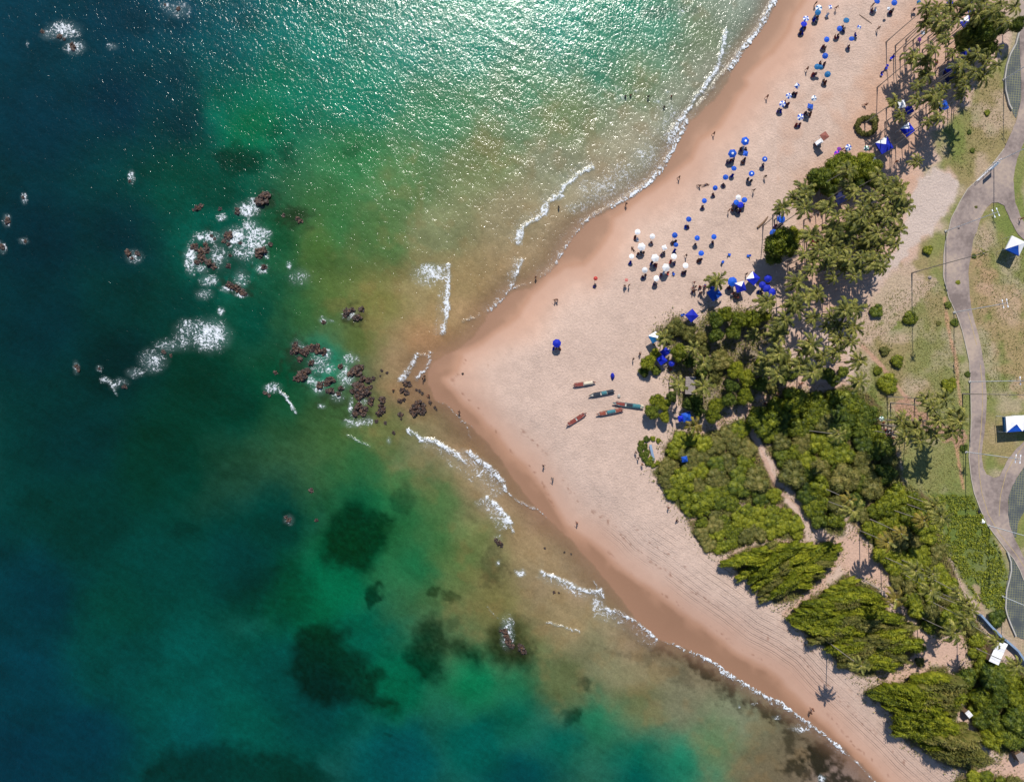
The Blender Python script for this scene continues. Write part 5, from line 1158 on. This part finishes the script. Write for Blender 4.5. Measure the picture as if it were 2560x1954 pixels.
# ------------------------------------------------------------------ fishing canoes
def canoe(a, b, cols, label, cover=None):
    h0 = 0.55; A, B = under(a[0], a[1], h0 + .3), under(b[0], b[1], h0 + .3); mid = (A + B) / 2; L = (B - A).length; ang = math.atan2(B.y - A.y, B.x - A.x)
    mid.z = ht((a[0] + b[0]) / 2, (a[1] + b[1]) / 2)
    r = empty('fishing_canoe', mid, ang); tag(r, label, 'canoe', 'fishing canoes hauled up on the sand'); n = 13; W = .42
    def section(k, inner):
        t = k / (n - 1) * 2 - 1; w = W * max(0.0, (1 - abs(t) ** 2.6)) ** .7 + .03; z = h0 + .30 * abs(t) ** 3
        x = t * L / 2 * (.985 if inner else 1); w = w - (.06 if inner else 0); w = max(w, .012); bz = .30 + .20 * abs(t) ** 3 + (.12 if inner else 0)
        return [(x, -w, z), (x, -w * .75, (z + bz) / 2), (x, 0, bz), (x, w * .75, (z + bz) / 2), (x, w, z)]
    V, Fc = [], []
    for inner in (0, 1):
        for k in range(n): V += section(k, inner)
    for inner in (0, 1):
        o = inner * n * 5
        for k in range(n - 1):
            for q in range(4):
                f = (o + k * 5 + q, o + k * 5 + q + 1, o + (k + 1) * 5 + q + 1, o + (k + 1) * 5 + q); Fc.append(f if inner else f[::-1])
    for k in range(n - 1):
        for q in (0, 4): Fc.append((k * 5 + q, (k + 1) * 5 + q, n * 5 + (k + 1) * 5 + q, n * 5 + k * 5 + q))
    mesh_obj('hull', V, Fc, M[cols[0]], r, smooth=True)
    v, f = tube([(x_ * L / 2, y_ * 1, z_) for x_, y_, z_ in ((-1.02, 0, h0 + .32), (-.6, .40, h0 + .06), (0, .43, h0 + .02), (.6, .40, h0 + .06), (1.02, 0, h0 + .32))], [.05] * 5, 5); mesh_obj('gunwale', v, f, M[cols[1]], r)
    v, f = tube([(x_ * L / 2, -y_ * 1, z_) for x_, y_, z_ in ((-1.02, 0, h0 + .32), (-.6, .40, h0 + .06), (0, .43, h0 + .02), (.6, .40, h0 + .06), (1.02, 0, h0 + .32))], [.05] * 5, 5); mesh_obj('gunwale', v, f, M[cols[1]], r)
    for t in (-.55, -.2, .25, .6):
        v, f = boxv(t * L / 2 - .09, t * L / 2 + .09, -.36, .36, h0 - .06, h0 - .01); mesh_obj('thwart', v, f, M[cols[1]], r)
    for t in (-.45, .45):
        v, f = tube([(t * L / 2, -.5, .15), (t * L / 2, .5, .15)], [.13, .13], 8); mesh_obj('roller_log', v, f, M['wood'], r)
    for (t0, t1, mt, hh_) in (cover or []):
        rnd = random.Random(int(t0 * 100 + L * 10)); V = []; nx_, ny_ = 8, 5
        for i in range(nx_):
            for j in range(ny_):
                u = t0 + (t1 - t0) * i / (nx_ - 1); v_ = (j / (ny_ - 1) * 2 - 1); e_ = min(i, nx_ - 1 - i, 1)
                V.append((u * L / 2, v_ * .47, h0 + .02 + (hh_ * (1 - v_ * v_) * (.6 + .4 * e_) + rnd.uniform(-.04, .04)) * 1.0))
        Fc = [(i * ny_ + j, (i + 1) * ny_ + j, (i + 1) * ny_ + j + 1, i * ny_ + j + 1) for i in range(nx_ - 1) for j in range(ny_ - 1)]
        mesh_obj('cargo_cover', V, Fc, M[mt], r, smooth=True)
    return r
canoe((1433,963), (1489,955), ['canoe_white', 'canoe_red'], 'white canoe with red rim and cream sail heap, topmost of the hauled out canoes', [(-.9, -.1, 'canoe_red', .05), (-.05, .75, 'cream', .45)])
canoe((1472,989), (1537,977), ['canoe_white', 'canoe_dark'], 'canoe loaded with dark nets, second from the top', [(-.65, -.1, 'canoe_dark', .1), (.0, .4, 'canoe_teal', .25), (.45, .92, 'canoe_dark', .4)])
canoe((1532,1007), (1609,1017), ['canoe_white', 'canoe_teal'], 'long white canoe with teal nets reaching the bushes', [(-.8, -.2, 'canoe_red', .05), (-.1, .3, 'canoe_dark', .2), (.3, .8, 'canoe_teal', .25), (.82, 1.0, 'cream', .2)])
canoe((1491,1036), (1559,1023), ['canoe_white', 'canoe_orange'], 'orange red canoe with a teal net heap amidships', [(-.75, -.3, 'canoe_orange', .08), (-.2, .4, 'canoe_teal', .3), (.45, .9, 'canoe_orange', .08)])
canoe((1416,1064), (1466,1032), ['canoe_white', 'canoe_red'], 'empty red and white canoe lying diagonally, leftmost of the hauled out canoes', [(-.8, -.05, 'canoe_red', .03), (.08, .8, 'canoe_red', .03)])
def heap(name, px, py, rx, ry, h, mat, label, cat, seed=1):
    rnd = random.Random(seed); V, Fc = [], []; n = 10; V.append((0, 0, h))
    for ri in (1, 2, 3):
        t = ri / 3
        for k in range(n): a = 6.283 * k / n; q = rnd.uniform(.85, 1.1); V.append((rx * t * q * math.cos(a), ry * t * q * math.sin(a), h * (1 - t ** 2.5) * rnd.uniform(.85, 1.1) if ri < 3 else 0))
    for k in range(n):
        Fc.append((0, 1 + k, 1 + (k + 1) % n))
        for ri in (0, 1): a, b = 1 + ri * n + k, 1 + ri * n + (k + 1) % n; Fc.append((a, a + n, b + n, b))
    o = mesh_obj(name, V, Fc, M[mat], smooth=False); o.location = ground(px, py); tag(o, label, cat); return o
heap('tarp_covered_stack', 1531, 940, .5, .85, 1.1, 'deep', 'blue tarp covered stack standing alone above the canoes', 'stack', 3)  # stack under a blue tarp, shaped as a simple pile
heap('net_pile', 1547, 990, .45, .55, .45, 'canoe_white', 'white pile of nets between two canoes', 'net', 4)
heap('sack_pile', 2446, 1277, .5, .8, .6, 'black', 'dark pile of bags on the grass left of the path', 'bags', 5)
heap('sack_pile', 2456, 1303, .6, .6, .6, 'white', 'pale pile of bags at the foot of the lamp mast by the path', 'bags', 6)
heap('stone', 2396, 570, .35, .3, .4, 'grey', 'grey boulder on the left part of the paved path', 'stone', 7)
heap('stone', 2324, 694, .5, .45, .35, 'grey', 'pale flat stone on the sandy grass left of the path', 'stone', 8)
# ------------------------------------------------------------------ people
def skin_mesh(name, joints, edges, radii, mat, sub=1):
    me = bpy.data.meshes.new(name + '_cage'); me.from_pydata(joints, edges, []); o = bpy.data.objects.new(name + '_cage', me); COL.objects.link(o)
    m = o.modifiers.new('skin', 'SKIN'); o.modifiers.new('sub', 'SUBSURF').levels = sub
    for v, r_ in zip(me.skin_vertices[0].data, radii): v.radius = (r_, r_)
    me.skin_vertices[0].data[0].use_root = True
    dg = bpy.context.evaluated_depsgraph_get(); e = o.evaluated_get(dg); out = bpy.data.meshes.new_from_object(e)
    out.name = name; bpy.data.objects.remove(o); out.materials.clear(); out.materials.append(mat)
    out.polygons.foreach_set('use_smooth', [True] * len(out.polygons)); return out
def body(pose, mat):
    J, E, R = [], [], []
    def add(p, r_, par=None):
        J.append(tuple(p)); R.append(r_)
        if par is not None: E.append((par, len(J) - 1))
        return len(J) - 1
    if pose == 'stand': hip = (0, 0, .92); L = [((.10, 0, .88), (.12, .06, .48), (.12, .0, .08), (.12, .16, .03)), ((-.10, 0, .88), (-.12, -.03, .48), (-.12, -.10, .08), (-.12, .05, .03))]; tors = (0, 0, 1); arms = [((.19, 0, 1.42), (.27, -.03, 1.15), (.28, .06, .90)), ((-.19, 0, 1.42), (-.27, .03, 1.15), (-.28, .12, .92))]
    elif pose == 'walk': hip = (0, 0, .90); L = [((.10, 0, .87), (.12, .22, .50), (.12, .26, .10), (.12, .42, .06)), ((-.10, 0, .87), (-.12, -.08, .47), (-.12, -.34, .16), (-.12, -.22, .03))]; arms = [((.19, .02, 1.40), (.26, -.16, 1.17), (.27, -.12, .93)), ((-.19, .02, 1.40), (-.26, .16, 1.17), (-.26, .36, 1.06))]
    elif pose == 'sit': hip = (0, -.1, .42); L = [((.10, -.08, .42), (.14, .36, .50), (.14, .52, .10), (.14, .68, .05)), ((-.10, -.08, .42), (-.14, .36, .48), (-.14, .50, .10), (-.14, .66, .05))]; arms = [((.19, -.18, .92), (.27, -.10, .68), (.20, .16, .56)), ((-.19, -.18, .92), (-.27, -.08, .68), (-.20, .18, .56))]
    else: hip = (0, 0, .12); L = [((.10, .05, .12), (.13, .48, .16), (.13, .90, .10), (.15, .98, .18)), ((-.10, .05, .12), (-.15, .46, .12), (-.17, .88, .10), (-.19, .96, .18))]; arms = [((.20, -.48, .13), (.36, -.28, .10), (.40, -.04, .09)), ((-.20, -.48, .13), (-.40, -.55, .12), (-.22, -.76, .12))]
    sh = [((arms[0][0][i] + arms[1][0][i]) / 2) for i in range(3)]
    h_ = add(hip, .145)
    ch = add([(hip[i] * .35 + sh[i] * .65) for i in range(3)], .155, h_); top = add(sh, .11, ch)
    ax = Vector(sh) - Vector(hip); ax.normalize(); nk = Vector(sh) + ax * .09; hd = Vector(sh) + ax * .22; hd2 = Vector(sh) + ax * .30
    n1_ = add(nk, .055, top); n2_ = add(hd, .095, n1_); add(hd2, .075, n2_); fwd = Vector((0, 1, 0)) if pose != 'lie' else Vector((0, 0, 1))
    add(hd + fwd * .10, .022, n2_)
    for a in arms:
        s_ = add(a[0], .062, top); e_ = add(a[1], .046, s_); w_ = add(a[2], .032, e_); d = (Vector(a[2]) - Vector(a[1])).normalized(); pm = Vector(a[2]) + d * .07; p_ = add(pm, .036, w_)
        side = d.cross(Vector((0, 0, 1)) if abs(d.z) < .8 else Vector((0, 1, 0))).normalized()
        for q in range(4):
            f1 = add(pm + d * .05 + side * (q - 1.5) * .022, .010, p_); add(pm + d * (.09 + (.012 if q in (1, 2) else 0)) + side * (q - 1.5) * .024 - fwd * -.012, .008, f1)
        add(Vector(a[2]) + d * .05 + side * .06, .011, p_)
    for l in L:
        t_ = add(l[0], .095, h_); k_ = add(l[1], .062, t_); an_ = add(l[2], .042, k_); add(l[3], .036, an_)
    return skin_mesh('body', J, E, R, mat), Vector(hip), Vector(sh), hd, ax
def ell(name, c, ax, ra, rb, mat, lo=-1, hi=1, squash=None):
    V, Fc = [], []; n, m = 10, 6; a = ax; u = Vector((1, 0, 0)); w = a.cross(u).normalized(); u = w.cross(a).normalized()
    for i in range(m + 1):
        t = lo + (hi - lo) * i / m; rr = math.sqrt(max(0.02, 1 - t * t * .55)) * ra
        for k in range(n): an = 6.283 * k / n; V.append(c + a * t * rb + (u * math.cos(an) * 1.12 + w * math.sin(an) * .85) * rr)
    Fc = [(i * n + k, i * n + (k + 1) % n, (i + 1) * n + (k + 1) % n, (i + 1) * n + k) for i in range(m) for k in range(n)] + [tuple(range(n))[::-1], tuple(range(m * n, m * n + n))]
    return data(name, (V, Fc), M[mat], smooth=True)
PM = {}
for pose in ('stand', 'walk', 'sit', 'lie'):
    for sk in ('skin', 'skin_dark'):
        me, hip, sh, hd, ax = body(pose, M[sk]); PM[(pose, sk)] = me
    PM[pose] = {'hair': ell('hair', hd + ax * .05 - (Vector((0, 1, 0)) if pose != 'lie' else Vector((0, 0, 1))) * .02, ax, .105, .10, 'hair', -.4, 1),
                'shorts': {c: ell('shorts', hip - (ax * .03), ax, .17, .13, c) for c in ('cloth_red', 'cloth_navy', 'cloth_black')},
                'shirt': {c: ell('shirt', hip.lerp(sh, .62), ax, .178, .25, c) for c in ('cloth_white', 'cloth_red', 'cloth_black', 'cloth_navy')}}
people = []
def person(px, py, pose, label, shirt=None, shorts=None, sk=None, z=None, ang=None):
    rnd = random.Random(int(px * 19 + py * 23)); sk = sk or rnd.choice(['skin', 'skin', 'skin_dark']); shorts = shorts or rnd.choice(['cloth_red', 'cloth_navy', 'cloth_black'])
    p_ = ground(px, py) if z is None else at(px, py, z)
    r = empty('person', p_, rnd.uniform(0, 6.28) if ang is None else ang); tag(r, label, 'person', None)
    child(PM[(pose, sk)], 'body', r); child(PM[pose]['hair'], 'hair', r); child(PM[pose]['shorts'][shorts], 'shorts', r)
    if shirt: child(PM[pose]['shirt'][shirt], 'shirt', r)
    return r
SOLO = [(1782,337,'walk','person walking alone on the damp sand above the big blue umbrellas'),(1696,446,'walk','person walking alone along the edge of the wet sand'),(1764,463,'lie','person lying on the sand left of the blue umbrella row'),(1747,466,'sit','person sitting on the sand left of the blue umbrella row'),
 (1564,512,'walk','person at the water edge beside the surf'),(1396,520,'stand','person standing in the shallow water near the long breaker'),(1339,694,'stand','person paddling where the swash reaches the wet sand'),(1387,751,'walk','left one of two people walking together down the beach'),
 (1392,750,'walk','right one of two people walking together down the beach'),(1582,897,'stand','person standing left of the bush near the thicket'),(1148,1028,'walk','person walking in the wash below the point'),(1058,946,'stand','left one of two people standing by the boulders at the point'),
 (1062,940,'stand','right one of two people standing by the boulders at the point'),(985,974,'stand','person wading among the boulders at the point'),(1072,988,'sit','person crouching beside the round boulder at the point'),(1358,1163,'walk','dark clad person walking on the lower beach above the tide line'),
 (1381,1195,'walk','person in pale clothes walking on the lower beach'),(1442,1305,'walk','person walking near the wet sand on the lower beach'),(2022,1776,'stand','left one of two people near the foot of the beach'),(2028,1768,'walk','right one of two people near the foot of the beach'),
 (1915,245,'walk','person walking on the sand left of the striped umbrellas'),(2014,176,'walk','person left of the teal umbrellas near the top of the beach'),(2087,24,'walk','person walking right of the small square umbrella at the top'),(2035,14,'stand','person standing left of the topmost teal umbrella'),
 (2177,18,'stand','person standing left of the blue umbrella at the top edge'),(2279,30,'stand','person with a long shadow right of the umbrellas at the top edge'),(2191,76,'walk','person alone on the sand below the thin line of driftwood'),(1882,478,'walk','person carrying something right of the blue cluster'),
 (1910,444,'stand','person standing right of the white topped umbrellas'),(1820,528,'stand','person sitting apart below the clustered blue umbrellas'),(1713,640,'walk','person walking between the white umbrella and the lower blue group'),(1583,625,'lie','person lying left of the large white umbrella'),
 (1560,716,'stand','person beside the tiny pink umbrella'),(1571,714,'stand','person right of the tiny pink umbrella'),(1863,686,'stand','person standing above the octagonal blue umbrella'),(2161,264,'sit','person sitting on the sand above the ring hedge'),(2236,407,'walk','person walking right of the blue tent by the ring hedge'),
 (1575,243,'stand','swimmer in the small waves, right one near the splash'),(1562,246,'stand','swimmer in the small waves, left one near the splash'),(1619,246,'stand','person standing in the shallows between the two groups of bathers'),(1658,272,'stand','bather below the splash near the beach'),(1676,246,'stand','bather nearest the beach'),
 (1599,884,'sit','person sitting left of the blue tents in the thicket gap'),(1588,1130,'walk','upper person walking past the oval bed'),(1594,1144,'walk','middle person walking past the oval bed'),(1604,1160,'walk','lower person walking past the oval bed'),
 (1669,1267,'walk','person at the shaded corner of the scrub on the beach side'),(1691,1300,'sit','person sitting in the shade below the scrub corner'),(1997,960,'walk','left one of the group on the sandy lane under the palms'),(2002,958,'walk','right one of the group on the sandy lane under the palms'),
 (1942,985,'walk','person walking on the shaded sandy lane'),(1909,1008,'stand','person in pink on the shaded sandy lane near the trail'),(2547,549,'walk','person on the right branch of the path above the marquee'),(2372,1760,'stand','person under the scrub edge')]
for i, (x, y, ps, lab) in enumerate(SOLO[:-1]):
    z = None
    if 'swimmer' in lab or 'bather' in lab: z = -.75
    if 'shallow' in lab: z = -.35
    if 'pink' in lab and 'lane' in lab: sh_ = 'cloth_red'
    elif 'dark clad' in lab: sh_ = 'cloth_black'
    elif 'pale clothes' in lab: sh_ = 'cloth_white'
    elif 'with a long shadow' in lab: sh_ = 'cloth_navy'
    else: sh_ = None
    person(x, y, ps, lab, sh_, z=z)
# beach chairs
def chair_parts(col):
    seat = data('seat', boxv(-.26, .26, -.05, .45, .30, .34), M[col]); V, f = boxv(-.26, .26, -.02, .02, 0, .62); back = data('backrest', (V, f), M[col])
    return seat, back
CH = {c: chair_parts(c) for c in ('blue', 'deep', 'white', 'red')}
CHL = []
cleg = data('leg', tube([(0, 0, 0), (0, 0, .32)], [.018, .018], 4), M['metal'])
def chair(px, py, col, label, ang):
    r = empty('beach_chair', ground(px, py), ang); tag(r, label, 'chair', 'folding beach chairs'); s_, b_k = CH[col]
    child(s_, 'seat', r); child(b_k, 'backrest', r, (0, -.06, .32), (.45, 0, 0))
    for sx_ in (-.23, .23):
        for sy_ in (0, .4): child(cleg, 'leg', r, (sx_, sy_, 0))
    CHL.append(r); return r
# parties sitting in the shade of their umbrellas
cn = {'b': 'blue', 'd': 'deep blue', 't': 'teal blue', 'w': 'white', 'W': 'large white', 'B': 'large blue', 'bw': 'striped', 'sw': 'square', 'sq': 'square blue', 'sW': 'square white', 'tw': 'teal and white', 'ap': 'white topped', 'r': 'red', 'p': 'pink', 'gw': 'green and white', 'm': 'magenta', 'P': 'purple'}
sit_items, chair_items = {}, {}
rr_ = random.Random(77)
for zn, s_ in UG.items():
    for q in s_.split(';'):
        x, y, t_, R = q.split(); x, y, R = float(x), float(y), float(R)
        n_p = 1 if R < .66 else (3 if R > .85 else 2)
        if t_ in ('p', 'P', 'gw') or R < .55: n_p = 0 if t_ != 'r' else 1
        b = under(x, y, 2.1); bx = CX + b.x * F / (H - b.z); by = CY - b.y * F / (H - b.z)
        for k in range(n_p):
            ox = (k - (n_p - 1) / 2) * 7 + rr_.uniform(-2, 2); oy = rr_.uniform(9, 15)
            c_ = rr_.choice(['blue', 'white', 'red', 'deep']); an = rr_.uniform(2.4, 3.9)
            ch_ = chair(bx + ox, by + oy, c_, '', an); chair_items.setdefault(zn, []).append((ch_, bx + ox, by + oy, {'deep': 'dark blue'}.get(c_, c_)))
            if rr_.random() < .8:
                pr = person(bx + ox, by + oy, 'sit', '', rr_.choice([None, None, 'cloth_white', 'cloth_red']), ang=an); pr['group'] = 'people sitting under the umbrellas'; sit_items.setdefault(zn, []).append((pr, bx + ox, by + oy, ''))
def bands(lst, fmt):
    lst.sort(key=lambda t: t[2]); nb_ = max(1, round(len(lst) / 10))
    for bi in range(nb_):
        c = lst[bi * len(lst) // nb_:(bi + 1) * len(lst) // nb_]
        rank_labels(c, fmt.replace('@', band_name(bi, nb_)))
for zn in UG:
    if zn in sit_items: bands(sit_items[zn], 'person in beach chair, {w}, @' + zn)
    if zn in chair_items: bands(chair_items[zn], '{d} beach chair, {w}, @' + zn)
for x, y, c_, lab in ((1821,637,'blue','empty blue chair alone right of the lower blue group, upper one'),(1805,656,'blue','empty blue chair alone right of the lower blue group, lower one'),(1682,684,'blue','empty blue chair between the white umbrellas'),(2228,146,'deep','dark blue chair, topmost of the line beside the small umbrella stack'),
                      (2215,166,'deep','dark blue chair, middle of the line near the top right palms'),(2212,172,'deep','dark blue chair touching the middle one near the top right palms'),(2202,186,'deep','dark blue chair, lowest of the line near the top right palms'),(1871,640,'blue','blue chair near the big round tree'),(1706,787,'blue','pale blue chair left of the deep blue tent')):
    chair(x, y, c_, lab, random.uniform(0, 6))
# crowds: the standing group by the small palm, the stall under the palms by the path
for nm, cx0, cy0, sx0, sy0, n_, where in (('a', 1745, 720, 16, 15, 12, 'crowd left of the large blue tent'), ('b', 2216, 1075, 16, 26, 14, 'crowd at the stall left of the path side palms'), ('c', 1835, 738, 12, 10, 6, 'group in the shade below the blue tents'), ('d', 1697, 905, 12, 12, 5, 'group behind the deep blue tents'), ('e', 2040, 520, 20, 40, 8, 'group in the shade of the upper palm grove'), ('f', 2350, 200, 35, 45, 9, 'group under the top right palms'), ('g', 2106, 375, 14, 8, 4, 'group near the magenta umbrella')):
    it = []; crowd_ch = []; rq = random.Random(cx0)
    for k in range(n_):
        x, y = cx0 + rq.uniform(-sx0, sx0), cy0 + rq.uniform(-sy0, sy0); ps = rq.choice(['stand', 'sit', 'walk'])
        if ps == 'sit':
            an = rq.uniform(0, 6); chair(x, y, rq.choice(['white', 'red', 'blue']), '', an); crowd_ch.append((CHL[-1], x, y, '')); o = person(x, y, ps, '', rq.choice([None, 'cloth_white', 'cloth_red']), ang=an)
        else: o = person(x, y, ps, '', rq.choice([None, 'cloth_white', 'cloth_red', 'cloth_navy']))
        o['group'] = 'people of the ' + where; it.append((o, x, y, {'stand': 'standing', 'sit': 'sitting', 'walk': 'walking'}[ps]))
    rank_labels(it, '{d} person, {w}, ' + where); rank_labels(crowd_ch, 'occupied chair, {w}, ' + where)
# food cart under the brown canopy
b = under(2064, 338, 3.7); r = empty('food_cart', b + Vector((-.3, -.6, 0)), .6); tag(r, 'small food cart with white top under the brown canopy', 'cart')
v, f = boxv(-.8, .8, -.45, .45, .35, .95); mesh_obj('cabinet', v, f, M['brown'], r); v, f = boxv(-.9, .9, -.5, .5, .97, 1.02); mesh_obj('counter', v, f, M['white'], r)
wd_ = data('wheel', tube([(0, -.04, 0), (0, .04, 0)], [.32, .32], 14), M['black'])
for sx_ in (-.5, .5):
    for sy_ in (-.5, .5): child(wd_, 'wheel', r, (sx_, sy_, .32))
# driftwood pole on the sand near the top
o = mesh_obj('driftwood_pole', *tube([(0, 0, .06), (2.1, -1.5, .08), (2.9, -2.1, .05)], [.06, .05, .03], 6), M['wood']); o.location = ground(2148, 37); tag(o, 'thin weathered pole lying on the sand near the top edge', 'driftwood')
# wooden posts and a bare palm stump at the edge of the upper grove
o = mesh_obj('fallen_log', *tube([(0, 0, .2), (1.6, 1.5, .25), (2.4, 2.6, .2)], [.22, .2, .12], 8), M['wood']); o.location = ground(1893, 570); tag(o, 'weathered log on the sand left of the big round tree', 'log')
print('objects', len(bpy.data.objects))
